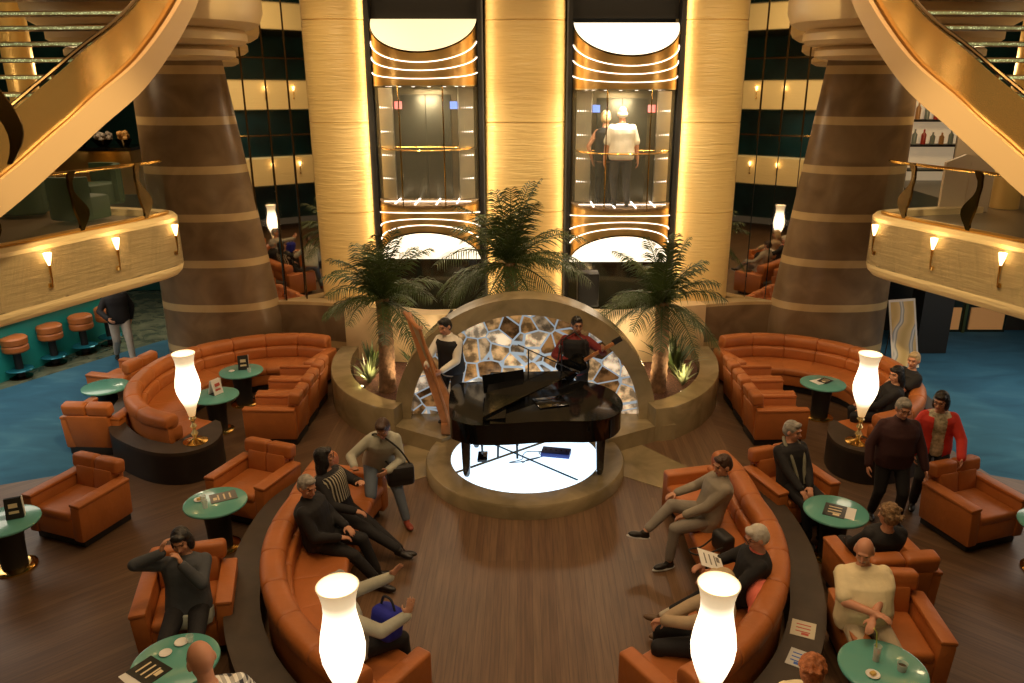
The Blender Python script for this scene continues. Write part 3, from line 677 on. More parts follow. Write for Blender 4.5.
armchair(5.52, 8.62, .32, -.95, 'empty orange leather armchair with a hand resting on its back, at the right')
armchair(-3.50, 9.15, -.35, -.94, 'empty orange leather armchair behind the left front sofa')
armchair(3.38, 9.02, .33, -.95, 'orange leather armchair holding the grey haired person in a dark top and scarf')
armchair(-3.38, 6.70, .26, -.96, 'orange leather armchair in which the dark haired person in grey blue sits')
armchair(3.44, 6.26, -.06, -1, 'orange leather armchair in which the bald man in a cream t-shirt sits')
armchair(3.78, 7.22, -.10, 1, 'orange leather armchair seen from behind, holding the curly haired person')
armchair(-6.45, 11.12, .06, 1, 'orange leather armchair seen from behind, standing on the blue carpet')
armchair(-6.98, 12.9, -.75, .2, 'orange leather armchair on blue carpet, mostly hidden behind the left banquette')
armchair(-6.35, 6.75, .6, -.8, 'orange leather armchair cut off by the left edge of the picture')
armchair(-1.95, 4.35, -.65, .9, 'orange leather armchair under the man in a plaid shirt')
armchair(2.08, 4.55, .45, .85, 'orange leather armchair under the ginger haired person')
for i, y in enumerate((11.38, 12.05, 12.70)):
    oo = armchair(-3.88, y, -1, .04, ['nearest', 'middle', 'farthest'][i]+' of three empty orange armchairs beside the left planter', 'row of armchairs beside the left planter'); oo.scale = (.69, .92, 1)
for i, y in enumerate((11.36, 12.03, 12.70)):
    oo = armchair(3.90, y, 1, .04, ['nearest', 'middle', 'farthest'][i]+' of three empty orange armchairs beside the right planter', 'row of armchairs beside the right planter'); oo.scale = (.69, .92, 1)
# ---- curved banquettes
def rrect(n0, n1, z0, z1, r=.04, k=3):
    out = []
    for (cx, cz, a0) in ((n1-r, z0+r, -90), (n1-r, z1-r, 0), (n0+r, z1-r, 90), (n0+r, z0+r, 180)):
        for j in range(k+1):
            a = R(a0+90*j/k); out.append((cx+r*math.cos(a), cz+r*math.sin(a)))
    return out
def resample(path, step):
    P = [Vector(p) for p in path]; out = [P[0]]; acc = 0
    for i in range(len(P)-1):
        a = P[i]; b = P[i+1]; L = (b-a).length; d = 0
        while acc+L-d >= step:
            d += step-acc; acc = 0; out.append(a.lerp(b, d/L))
        acc += L-d
    return out
def modsample(path, nm):
    P = [Vector((p[0], p[1], 0)) for p in path]; cum = [0]
    for i in range(1, len(P)): cum.append(cum[-1]+(P[i]-P[i-1]).length)
    T = cum[-1]; out = []; fr = [0, .012, .03, .07, .14, .26, .4, .6, .74, .86, .93, .97, .988]; pk = [0, .45, .75, .93, 1, 1, 1, 1, 1, 1, .93, .75, .45]; ks = []
    for m_ in range(nm):
        for f, k in zip(fr, pk): out.append((m_+f)/nm*T); ks.append(k)
    out.append(T); ks.append(0); pts = []
    for d in out:
        i = 0
        while i < len(P)-2 and cum[i+1] < d: i += 1
        pts.append(P[i].lerp(P[i+1], min(1, (d-cum[i])/(cum[i+1]-cum[i]))))
    return pts, ks
def banquette(path, sgn, mod, root_loc, label, name='curved_sofa', arms=(1, 1), depth=.92, zb=0.0, tufts=True):
    """path: outer line of the back; seat lies on the side n*sgn"""
    T_ = sum((Vector(path[i+1][:2])-Vector(path[i][:2])).length for i in range(len(path)-1)); P, ks = modsample(path, max(1, round(T_/mod))); n = len(P)
    pinch = lambda lo: [lo+(1-lo)*k for k in ks]
    root = thing(name, label, 'sofa', root_loc)
    def bld(nmn, prof, m, pc=None, path_=None):
        b = MB(); q = [(a*sgn, z+zb) for a, z in prof]
        b.sweep(path_ or P, q, pinch=pc); return b.build(nmn, m, root, origin=root_loc, sharp=60)
    bld('base', rrect(.06, depth-.10, .0, .14, .01, 1), blackr)
    bld('seat_box', rrect(.05, depth-.03, .13, .34, .03), leather)
    bld('seat_cushion', rrect(.16, depth, .32, .46, .05), leather, pinch(.95))
    bld('back_shell', rrect(.0, .10, .14, .70, .03), leather)
    bld('lower_back_cushion', rrect(.06, .27, .44, .66, .05), leather, pinch(.80))
    bld('upper_back_cushion', rrect(-.03, .22, .63, .86, .09, 4), leather, pinch(.84))
    for e, (on, i0, i1) in enumerate(((arms[0], 0, 1), (arms[1], n-1, n-2))):
        if not on: continue
        d = (P[i1]-P[i0]).normalized(); nn = Vector((-d.y, d.x, 0))*sgn*(1 if e == 0 else -1)
        c = P[i0]+nn*(depth/2-.01)+d*(-.02); a = MB(); a.box((c.x, c.y, .34+zb), (depth+.02, .17, .54), rz=math.atan2(nn.y, nn.x), bev=.035, seg=3); a.build('arm', leather, root, origin=root_loc)
    return root
farL = [(-3.62, 13.98), (-4.2, 14.14), (-5.0, 14.02), (-5.8, 13.5), (-6.27, 12.7), (-6.28, 11.7), (-5.98, 10.95), (-5.5, 10.42), (-5.05, 10.2)]
pL = spline([(x, y, 0) for x, y in farL], 8); pR = [(-p[0], p[1], 0) for p in pL]
banquette(pL, 1, .62, (-5.0, 12.4, 0), 'long curved orange leather banquette along the left banded wall, empty', 'curved_banquette', arms=(1, 0), depth=.86)
banquette(pR, -1, .62, (5.0, 12.4, 0), 'long curved orange leather banquette along the right banded wall, two people on its end', 'curved_banquette', arms=(1, 0), depth=.86)
aR = arc(-.2, 7.6, 3.0, 36, -62, 30); aL = mir(aR)
fsp = [tuple(p) for p in spline(arc(-.2, 7.6, 2.94, -58, 8, 14)+[(2.71, 8.45, 0), (2.68, 8.85, 0), (2.60, 9.22, 0)], 3)]
front_R = banquette(fsp, 1, .60, (2.2, 7.4, 0), 'curved orange leather sofa in the right foreground seating three people', depth=.82)
front_L = banquette(mir(fsp), -1, .60, (-2.2, 7.4, 0), 'curved orange leather sofa in the left foreground seating people in black', depth=.82)
# ---- dark plinth ledges
for s in (-1, 1):
    nm = 'right' if s > 0 else 'left'
    inner = [(-.2, 7.6, 0)]; inner = arc(-.2, 7.6, 3.0, -64, 8, 20)+[(2.78, 8.47, 0), (2.75, 8.88, 0), (2.66, 9.30, 0)]
    outer = [tuple(p) for p in spline([(1.78, 4.70, 0), (2.36, 5.38, 0), (2.84, 6.20, 0), (3.08, 6.99, 0), (3.2, 7.74, 0), (3.16, 8.6, 0), (2.9, 9.2, 0), (2.75, 9.5, 0)], 6)]
    poly = [(s*p[0], p[1]) for p in outer]+[(s*p[0], p[1]) for p in inner[::-1]]
    m = MB(); m.prism(poly, 0, .40); m.cur = 1; m.prism(poly, .40, .45)
    m.build('plinth_ledge', [darkwood, plinthtop], origin=(s*3, 7.4, 0), label='dark curved plinth ledge wrapping the back of the %s foreground sofa' % nm, cat='ledge')
    fo_ = [tuple(p[:2]) for p in spline([(6.52, 12.9, 0), (6.55, 11.9, 0), (6.40, 11.2, 0), (6.05, 10.5, 0), (5.62, 10.12, 0), (5.15, 9.86, 0), (4.72, 9.84, 0), (4.43, 10.10, 0), (4.42, 10.5, 0), (4.58, 10.88, 0)], 5)]
    inn = []
    for i in range(1, len(pR)-1):
        d_ = (Vector(pR[i+1])-Vector(pR[i-1])).normalized(); q_ = Vector(pR[i])+Vector((-d_.y, d_.x, 0))*.06
        if q_.y < 12.9: inn.append((q_.x, q_.y))
    farp = fo_+[(4.68, 10.95), (4.98, 10.12)]+inn[::-1]
    poly = [(s*p[0], p[1]) for p in farp]; m = MB(); m.prism(poly, 0, .44); m.cur = 1; m.prism(poly, .44, .49)
    m.build('plinth_ledge', [darkwood, plinthtop], origin=(s*5.5, 10.5, 0), label='dark curved plinth ledge at the end of the far %s banquette, carrying a lamp' % nm, cat='ledge')
# ---- lamps
lampglow = mat('lamp glass', (.9, .85, .75), .3); nt, b = nodes(lampglow)
tc = N(nt, 'ShaderNodeTexCoord'); sp_ = N(nt, 'ShaderNodeSeparateXYZ'); rr = ramp(nt, [(0, (.55, .28, .09)), (.16, (.72, .48, .22)), (.32, (3.0, 2.4, 1.7)), (.74, (3.0, 2.4, 1.7)), (.88, (.72, .55, .33)), (1, (.50, .34, .18))])
mr = N(nt, 'ShaderNodeMapRange'); mr.inputs[1].default_value = .40; mr.inputs[2].default_value = 1.32
nt.links.new(tc.outputs['Object'], sp_.inputs[0]); nt.links.new(sp_.outputs['Z'], mr.inputs[0]); nt.links.new(mr.outputs[0], rr.inputs[0]); nt.links.new(rr.outputs[0], b.inputs['Emission Color']); b.inputs['Emission Strength'].default_value = 1.0
lampinner = mat('lamp inner glow', (1, .9, .7), .4, emit=(1, .80, .50), es=1.0)
clear = mat('amber glass stem', (.75, .6, .3), .06, .6)
def make_lamp():
    r = thing('vase_lamp', 'x', 'lamp')
    m = MB(); m.lathe([(0, 0), (.17, 0), (.17, .012), (.12, .03), (.05, .045), (.02, .06), (0, .06)], seg=32); m.build('brass_base', brass, r)
    m = MB(); m.lathe([(.015, .05), (.03, .09), (.055, .13), (.03, .17), (.018, .19), (.05, .24), (.018, .29), (.035, .33), (.055, .36), (.03, .40), (.02, .42)], seg=24); m.build('glass_stem', clear, r)
    prof = [(0.0, .40), (.045, .40), (.06, .47), (.085, .56), (.125, .66), (.158, .76), (.168, .85), (.155, .95), (.132, 1.05), (.118, 1.13), (.122, 1.21), (.138, 1.28), (.156, 1.325)]
    m = MB(); m.lathe(prof, seg=40); m.lathe([(.156, 1.325), (.151, 1.33), (.146, 1.325)], seg=40); m.f = [f for f in m.f if len(f) == 4 or min(f) < 40]; m.m = [0]*len(m.f); m.build('lamp_shade', lampglow, r, sharp=60)
    m = MB(); m.lathe([(.146, 1.325), (.128, 1.28), (.114, 1.21), (.110, 1.13), (.122, 1.05), (.145, .95)], seg=40); m.f = [f for f in m.f if len(f) == 4]; m.m = [0]*len(m.f); m.build('shade_lining', lampinner, r, sharp=60)
    return r
L0 = make_lamp()
for i, (x, y, z, lb, sc) in enumerate([(-1.35, 4.83, .45, 'tall glowing vase lamp in the left foreground, on the ledge of the left front sofa', 1.08), (1.40, 4.85, .45, 'tall glowing vase lamp in the right foreground, on the ledge of the right front sofa', 1.08), (-4.68, 10.2, .49, 'tall glowing vase lamp standing on the far left plinth near the banquette end', 1.0), (4.72, 10.18, .49, 'tall glowing vase lamp standing on the far right plinth behind the standing man', 1.0)]):
    o = L0 if i == 0 else dup(L0, (0, 0, 0))
    o.location = (x, y, z); o['label'] = lb; o.scale = (1, 1, 1.12 if i < 2 else 1)
# ---- tables
def make_table():
    r = thing('round_table', 'x', 'table')
    m = MB(); m.lathe([(0, .575), (.335, .575), (.36, .585), (.365, .60), (.36, .612), (.34, .618), (0, .618)], seg=48); m.build('table_top', teal, r)
    m = MB(); m.lathe([(0, .02), (.135, .02), (.145, .3), (.165, .5), (.20, .575), (0, .575)], seg=32); m.build('column', blackr, r)
    m = MB(); m.lathe([(0, 0), (.23, 0), (.23, .015), (.20, .03), (.15, .035), (0, .035)], seg=36); m.build('brass_foot', brass, r)
    return r
T0 = make_table()
TABLES = dict(a=(-4.88, 12.72), b=(-4.92, 11.62), c=(-3.68, 8.30), d=(-5.92, 7.88), e=(-3.02, 5.60), f=(-6.85, 12.0), g=(4.92, 12.15), h=(3.62, 8.10), i=(3.06, 5.52), j=(5.98, 7.82))
TL = dict(a='round teal table with a dark menu stand, farther of two inside the left banquette', b='round teal table with a white card stand beside the left lamp', c='round teal table with magazine and glass beside the armchair behind the left sofa',
 d='round teal table with black menu stand at the left picture edge', e='round teal table with cups and a dark brochure in front of the plaid shirt man', f='turquoise round table on blue carpet behind the left banquette',
 g='round teal table with one dark leaflet inside the right banquette', h='round teal table with dark magazine beside the person with scarf', i='round teal table with dishes and a tall drink in front of the cream t-shirt man', j='round teal table cut off by the right picture edge')
for i, k in enumerate(TABLES):
    o = T0 if i == 0 else dup(T0, (0, 0, 0)); o.location = (*TABLES[k], .004); o['label'] = TL[k]
TZ = .6225
def onT(k, dx=0, dy=0, z=0): return (TABLES[k][0]+dx, TABLES[k][1]+dy, TZ+z)
def booklet(p, rz, c, label, w=.21, h=.28, marks=True, cover=None, t=.006, cat='magazine', name='magazine'):
    m = MB(); m.box((0, 0, t/2+.0008), (w, h, t)); m.cur = 1
    if marks:
        for j in range(3): m.box((0, h*.25-j*h*.22, t+.0012), (w*.6, h*.06, .001))
        m.box((w*.1, -h*.32, t+.0012), (w*.3, h*.14, .001))
    o = m.build(name, [c, cover or paperc]); o.location = p; o.rotation_euler = (0, 0, rz); return tag(o, label, cat)
def menu_stand(p, rz, label, dark=True):
    r = thing('menu_stand', label, 'menu stand', p, rz); M = Matrix.Rotation(R(14), 4, 'X')
    m = MB(); m.box((0, .04, .12), (.17, .012, .24), M=M); m.build('front_panel', blackr if dark else white, r)
    m = MB(); m.box((0, -.04, .12), (.17, .012, .24), M=M.inverted()); m.cur = 1
    m.box((.0, -.052, .16), (.09, .004, .05), M=M.inverted()); m.box((.0, -.058, .08), (.10, .004, .03), M=M.inverted()); m.build('back_panel', [blackr if dark else white, paperc if dark else mat('red print', (.5, .08, .05), .5)], r)
    m = MB(); m.box((.092, 0, .12), (.006, .07, .235)); m.build('side_sheet', white, r)
    m = MB(); m.box((0, 0, .004), (.18, .12, .008)); m.build('foot', blackr, r); return r
def glass_cup(p, label, h=.10, r_=.035, liquid=None, straw=False, cat='glass'):
    r = thing('drinking_glass', label, cat, p)
    m = MB(); m.lathe([(0, 0), (r_*.8, 0), (r_, h), (r_*.92, h), (r_*.72, .008), (0, .008)], seg=20); m.build('glass_body', mat('tumbler glass', (.85, .9, .85), .03, spec=.8, alpha=.35), r)
    if liquid:
        m = MB(); m.lathe([(0, .009), (r_*.7, .009), (r_*.8, h*.6), (0, h*.6)], seg=16); m.build('drink', liquid, r)
    if straw:
        m = MB(); m.tube([(0, 0, .02), (-.02, 0, h*1.4), (-.03, 0, h*1.9), (-.06, .0, h*2.2)], .006, 6); m.build('straw', mat('yellow straw', (.6, .6, .1), .4), r)
    return r
def saucer(p, label, food=None, r_=.06):
    r = thing('saucer', label, 'dish', p); m = MB(); m.lathe([(0, 0), (r_*.6, 0), (r_, .012), (r_*.96, .016), (r_*.6, .006), (0, .006)], seg=24); m.build('plate', white, r)
    if food: m = MB(); m.box((0, 0, .02), (.05, .04, .025), rz=.4, bev=.008); m.build('snack', food, r)
    return r
menu_stand(onT('a', .02, .08), R(20), 'black menu stand on the farther teal table of the left banquette')
saucer(onT('a', -.14, -.06), 'small cream dish on the farther table of the left banquette', r_=.05)
glass_cup(onT('a', .17, -.08), 'small clear glass beside the black menu stand', .07)
menu_stand(onT('b', .0, .05), R(62), 'white card stand on the teal table right of the left lamp', False)
booklet(onT('c', .06, .10), R(-62), mat('grey print', (.16, .15, .13), .4), 'open magazine with dark pictures on the table behind the left sofa', .22, .30)
saucer(onT('c', -.20, .02), 'small cream dish holding a yellow snack beside the magazine', mat('yellow snack', (.6, .4, .1), .6))
glass_cup(onT('c', -.06, -.15), 'water glass nearest the viewer on the table behind the left sofa', .10)
glass_cup(onT('c', -.13, -.02), 'water glass standing between dish and magazine behind the left sofa', .09)
menu_stand(onT('d', .08, .08), R(25), 'black menu stand on the table at the left picture edge')
booklet(onT('e', -.17, -.13), R(58), mat('black cover', (.012, .014, .010), .3), 'dark printed brochure on the table of the plaid shirt man', .24, .30)
booklet(onT('e', -.22, -.20), R(52), white, 'white sheet lying under the dark brochure', .22, .28, marks=False, t=.002, cat='paper', name='paper_sheet').location.z -= .001
saucer(onT('e', -.04, .22), 'small white saucer at the far rim of the plaid shirt man\'s table')
saucer(onT('e', -.12, .08), 'white saucer near the dark brochure', r_=.055)
glass_cup(onT('e', .03, .24), 'small empty glass beside the far saucer of the foreground left table', .06)
booklet(onT('g', -.05, .03), R(-65), white, 'folded white leaflet on the table inside the right banquette', .20, .24, marks=False)
booklet(onT('g', .05, .05, .008), R(-50), blackr, 'dark leaflet lying over the white one inside the right banquette', .17, .22)
booklet(onT('h', -.02, -.02), R(-28), mat('black cover', (.012, .014, .010), .3), 'dark magazine with pale picture on the table near the person with scarf', .24, .30)
booklet(onT('h', .12, -.08), R(-28), white, 'white leaflet half under the dark magazine near the person with scarf', .14, .27, marks=False, t=.003)
glass_cup(onT('i', -.03, .08), 'tall drink with yellow straw on the table before the cream t-shirt man', .15, .035, mat('pink drink', (.5, .15, .08), .2), True)
saucer(onT('i', -.13, -.10), 'small white dish with snack and lemon at the lower right table', mat('yellow snack', (.6, .4, .1), .6))
glass_cup(onT('i', .14, -.04), 'short round glass with dark drink on the lower right table', .07, .045, mat('dark drink', (.06, .04, .02), .2))
booklet((2.63, 6.22, .451), R(-24), mat('cream page', (.62, .56, .42), .6), 'cream menu card with red mark lying on the right foreground ledge', .22, .24, cover=mat('red print', (.5, .08, .05), .5), t=.003, cat='menu', name='menu_card')
booklet((2.44, 5.83, .451), R(-32), mat('pale leaflet', (.55, .55, .52), .6), 'pale leaflet with blue corner beside the cream menu card', .15, .24, cover=mat('blue print', (.03, .12, .5), .5), t=.003, cat='leaflet', name='leaflet')
# ---- bar front and stools on the far left
m = MB(); m.prism([(-10.15, 12.2), (-8.9, 17.0), (-9.1, 17.1), (-10.5, 12.4)], 0, 1.05); br = thing('bar_counter', 'turquoise bar counter front under the left balcony', 'counter', (-9.7, 14.4, 0)); m.build('front_panel', tealb, br, origin=(-9.7, 14.4, 0))
m = MB(); m.prism([(-10.05, 12.1), (-8.8, 17.05), (-9.3, 17.2), (-10.7, 12.4)], 1.05, 1.12); m.build('counter_top', blackm, br, origin=(-9.7, 14.4, 0))
def make_stool():
    r = thing('bar_stool', 'x', 'stool'); m = MB(); m.lathe([(0, .52), (.2, .52), (.225, .55), (.225, .63), (.205, .655), (.225, .68), (.23, .78), (.2, .81), (0, .81)], seg=28); m.build('padded_seat', leather, r)
    m = MB(); m.lathe([(0, 0), (.07, 0), (.07, .52), (0, .52)], seg=16); m.build('post', blackr, r)
    m = MB(); m.lathe([(0, .15), (.22, .15), (.24, .165), (.22, .18), (0, .18)], seg=28); m.build('foot_ring', mat('blue foot disc', (.02, .2, .28), .2, .3), r)
    m = MB(); m.lathe([(0, 0), (.2, 0), (.2, .02), (0, .03)], seg=24); m.build('floor_plate', bronze, r); return r
S0 = make_stool()
for i, (x, y) in enumerate([(-9.55, 14.0), (-9.32, 14.75), (-9.06, 15.4), (-8.84, 16.0)]):
    o = S0 if i == 0 else dup(S0, (0, 0, 0)); o.location = (x, y, .003); o['group'] = 'bar stools along the turquoise counter'
    o['label'] = ['nearest orange bar stool, at the left picture edge', 'second orange bar stool from the left edge', 'third orange bar stool from the left edge', 'farthest orange bar stool, behind the walking person'][i]
# ---- easel sign
es = thing('easel_sign', 'leaning poster board in a white frame on the blue carpet at right', 'sign', (6.85, 13.6, .0), R(-18))
M = Matrix.Rotation(R(-14), 4, 'X') @ Matrix.Rotation(R(-9), 4, 'Y')
m = MB(); m.box((0, 0, 1.0), (.44, .03, 1.25), M=M); m.build('frame', mat('poster frame', (.75, .76, .78), .4), es)
pm_ = mat('poster print', (.6, .45, .2), .5); nt, b = nodes(pm_); tcn = N(nt, 'ShaderNodeTexCoord'); nz = N(nt, 'ShaderNodeTexWave', Scale=1.1, Distortion=6.0); rr = ramp(nt, [(0, (.62, .46, .2)), (.8, (.75, .6, .33)), (.93, (.25, .32, .4)), (1, (.7, .72, .75))]); nt.links.new(tcn.outputs['Object'], nz.inputs['Vector']); nt.links.new(nz.outputs['Fac'], rr.inputs[0]); nt.links.new(rr.outputs[0], b.inputs['Base Color'])
m = MB(); m.box((0, -.02, 1.0), (.38, .012, 1.17), M=M); m.build('poster', pm_, es)
m = MB(); 
for a in (-.2, .2): m.tube([(a, .1, 1.2), (a*1.2, .35, .0)], .012, 6)
m.tube([(-.2, -.05, .42), (-.22, -.2, 0)], .012, 6); m.tube([(.2, -.05, .42), (.22, -.2, 0)], .012, 6); m.build('easel_legs', blackr, es)
# ================================================================== PIANO
pz = .2; po = (.25, 10.0, pz)
pn = thing('grand_piano', 'black lacquered grand piano on the glowing round stage', 'piano', po)
out = [(-1.05, 10.62), (-1.0, 9.62), (-.88, 9.40), (-.62, 9.28), (-.25, 9.28), (.15, 9.34), (.5, 9.36), (.85, 9.36), (1.12, 9.48), (1.28, 9.74), (1.31, 10.05), (1.22, 10.4), (1.0, 10.66), (.6, 10.80), (-.1, 10.84), (-.7, 10.82)]
op = [(p[0], p[1]) for p in spline([(x, y, 0) for x, y in out], 4, closed=True)]
cxp, cyp = .12, 10.05
def inset(k): return [(cxp+(x-cxp)*k, cyp+(y-cyp)*k) for x, y in op]
m = MB(); m.prism(op, pz+.68, pz+.96); m.build('case', blackm, pn, origin=po, sharp=25)
m = MB(); m.prism([(x, y) for x, y in inset(1.015) if x > -.52], pz+.965, pz+.99); m.build('lid', blackm, pn, origin=po, sharp=25)
m = MB(); m.box((-.40, 10.06, pz+1.0), (.30, 1.38, .02), M=Matrix.Rotation(R(-6), 4, 'Y')); m.build('folded_lid_flap', blackm, pn, origin=po)
m = MB(); lp_ = [(-.55, 9.40), (-.50, 10.72), (.75, 10.78)]; m.add([(x, y, pz+1.0+.10*k+(.12 if y > 10 else 0)) for k in (0, .25) for x, y in lp_], [(0, 1, 2), (5, 4, 3), (0, 2, 5, 3), (0, 3, 4, 1), (1, 4, 5, 2)]); m.build('raised_lid', blackm, pn, origin=po)
m = MB(); m.box((-.30, 10.42, pz+1.12), (.62, .02, .26), rz=R(22), M=Matrix.Rotation(R(-16), 4, 'X')); m.build('music_desk', blackm, pn, origin=po)
m = MB(); m.box((-.86, 10.1, pz+.74), (.16, 1.22, .02)); m.build('keyboard', mat('ivory', (.75, .72, .62), .3), pn, origin=po)
m = MB()
for k in range(35):
    if k % 7 not in (2, 6): m.box((-.82, 9.52+k*.034, pz+.757), (.09, .012, .014))
m.build('black_keys', blackr, pn, origin=po)
m = MB(); m.box((.35, 9.95, pz+.997), (.42, .34, .02), rz=.3, bev=.006); m.build('lid_prop_block', blackm, pn, origin=po)
for x, y in ((-.80, 9.72), (-.72, 10.62), (1.03, 9.78)):
    m = MB(); m.box((x, y, pz+.64), (.17, .17, .10), bev=.02); m.box((x, y, pz+.35), (.10, .10, .56), taper=1.3, bev=.015); m.lathe([(0, .0), (.035, .0), (.05, .04), (.05, .08), (0, .09)], (x, y, pz), 16); m.build('leg', mat('black leg', (.01, .01, .012), .12, coat=1), pn, origin=po)
m = MB()
for dy in (-.05, .0, .05): m.tube([(-.62, 10.1+dy*3, pz+.62), (-.60, 10.1+dy, pz+.12)], .012, 8)
m.box((-.60, 10.1, pz+.10), (.14, .26, .05), bev=.01)
m.build('pedal_lyre', blackm, pn, origin=po)
st = thing('piano_bench', 'low black bench under the keyboard end of the piano', 'bench', (-.25, 10.45, pz)); 
m = MB(); m.box((0, 0, .42), (.34, .5, .08), bev=.02); m.build('seat', blackr, st)
for a in (-1, 1):
    for b_ in (-1, 1): m = MB(); m.tube([(a*.13, b_*.2, .40), (a*.14, b_*.21, 0)], .016, 8); m.build('leg', blackr, st)
# equipment under the piano
m = MB(); m.box((0, 0, .04), (.42, .22, .07), bev=.01); m.cur = 1
for k in range(5): m.lathe([(0, .075), (.012, .075), (.012, .085), (0, .085)], (-.15+.075*k, 0, 0), 10)
o = m.build('effects_pedal_board', [mat('blue box', (.02, .05, .28), .4), blackr]); o.location = (.45, 10.35, pz); o.rotation_euler = (0, 0, -.2); tag(o, 'dark blue equipment box on the glowing panel under the piano', 'equipment box')
m = MB(); pts = [(.1+.25*math.cos(t*.7)+.1*math.sin(t*2.1), 10.3+.18*math.sin(t*.9), .195) for t in range(0, 14)]; m.tube(spline(pts, 6), .006, 6); o = m.build('cable', blackr, origin=(.1, 10.3, .195), label='thin looping cable on the glowing panel under the piano', cat='cable')
# microphone stands
def mic_stand(x, y, z, tip, label):
    r = thing('microphone_stand', label, 'microphone stand', (x, y, z)); m = MB()
    for k in range(3): m.tube([(0, 0, .08), (.28*math.cos(k*2.1+.4), .28*math.sin(k*2.1+.4), .012)], .010, 6)
    m.build('tripod_foot', blackr, r); m = MB(); m.tube([(0, 0, .05), (0, 0, 1.35)], .011, 8); m.build('pole', blackr, r)
    m = MB(); t = Vector(tip); b0 = Vector((0, 0, 1.35))-(t-Vector((0, 0, 1.35)))*.25; m.tube([b0, t], .009, 8); m.build('boom', blackr, r)
    d = (t-b0).normalized(); m = MB(); m.cap(t, t+d*.13, .014, .026); m.build('microphone', mat('mic grille', (.08, .08, .08), .3, .8), r); return r
mic_stand(.05, 10.95, .0, (.62, .0, 1.05), 'boom microphone stand reaching over the piano from the centre').location.z = .26
mic_stand(.55, 11.12, .26, (-.02, -.10, 1.38), 'microphone stand in front of the guitarist')
mic_stand(-1.55, 12.25, .005, (.30, -.1, 1.75), 'tall thin microphone stand standing behind the harpist')
# speaker on a pole behind arch
sp = thing('loudspeaker', 'black loudspeaker on a pole behind the arch, left of the right palm', 'loudspeaker', (1.08, 13.2, 0))
m = MB(); m.box((0, 0, 1.95), (.36, .32, .58), bev=.02); m.build('cabinet', blackr, sp)
m = MB(); m.box((0, -.165, 1.95), (.31, .012, .52)); m.build('grille', mat('grille', (.02, .02, .02), .7), sp)
m = MB(); m.tube([(0, 0, .5), (0, 0, 1.66)], .02, 8); m.build('pole', blackr, sp)
m = MB()
for k in range(3): m.tube([(0, 0, .7), (.3*math.cos(k*2.1), .3*math.sin(k*2.1), .012)], .013, 6)
m.build('tripod', blackr, sp)
# harp
harpw = mat('harp wood', (.42, .17, .06), .35, noise_s=6, noise_amt=.25)
hp = thing('harp', 'tall reddish wooden harp leaning against the harpist', 'harp', (-1.10, 10.98, .27))
A = Vector((0, 0, .18)); B = Vector((-.62, .25, 1.78))
m = MB(); rings = []
for k in range(9):
    t = k/8; c = A.lerp(B, t); w = .17*(1-t)+.045*t; dd = .12*(1-t)+.04*t
    rings.append([c+Vector((-w*.9, -.06-dd*.2, 0)), c+Vector((w*.9, -.06-dd*.2, 0)), c+Vector((w*.6, dd, .04)), c+Vector((-w*.6, dd, .04))])
m.loft(rings); m.build('sound_box', harpw, hp)
m = MB(); m.tube(spline([(-.62, .25, 1.76), (-.66, .12, 1.86), (-.55, -.05, 1.80), (-.42, -.2, 1.72), (-.38, -.28, 1.76)], 5), [.03]*21, 8); m.build('neck', harpw, hp)
m = MB(); m.tube([(-.40, -.27, 1.74), (-.02, -.16, .18)], .024, 8); m.build('pillar', harpw, hp)
m = MB()
for k in range(22):
    t = .08+.88*k/22; p = A.lerp(B, t)+Vector((0, -.07, 0)); q = Vector((-.38, -.26, 1.72)).lerp(Vector((-.63, .14, 1.82)), t); m.tube([p, q], .0022, 4)
m.build('strings', mat('strings', (.5, .4, .25), .3, .5), hp)
m = MB(); m.box((0, 0, .10), (.34, .26, .18), bev=.03); m.build('foot', harpw, hp)
m = MB(); m.tube([(-.10, .0, .03), (-.12, -.02, .0)], .03, 8); m.tube([(.10, .0, .03), (.12, -.02, .0)], .03, 8); m.build('metal_feet', bronze, hp)
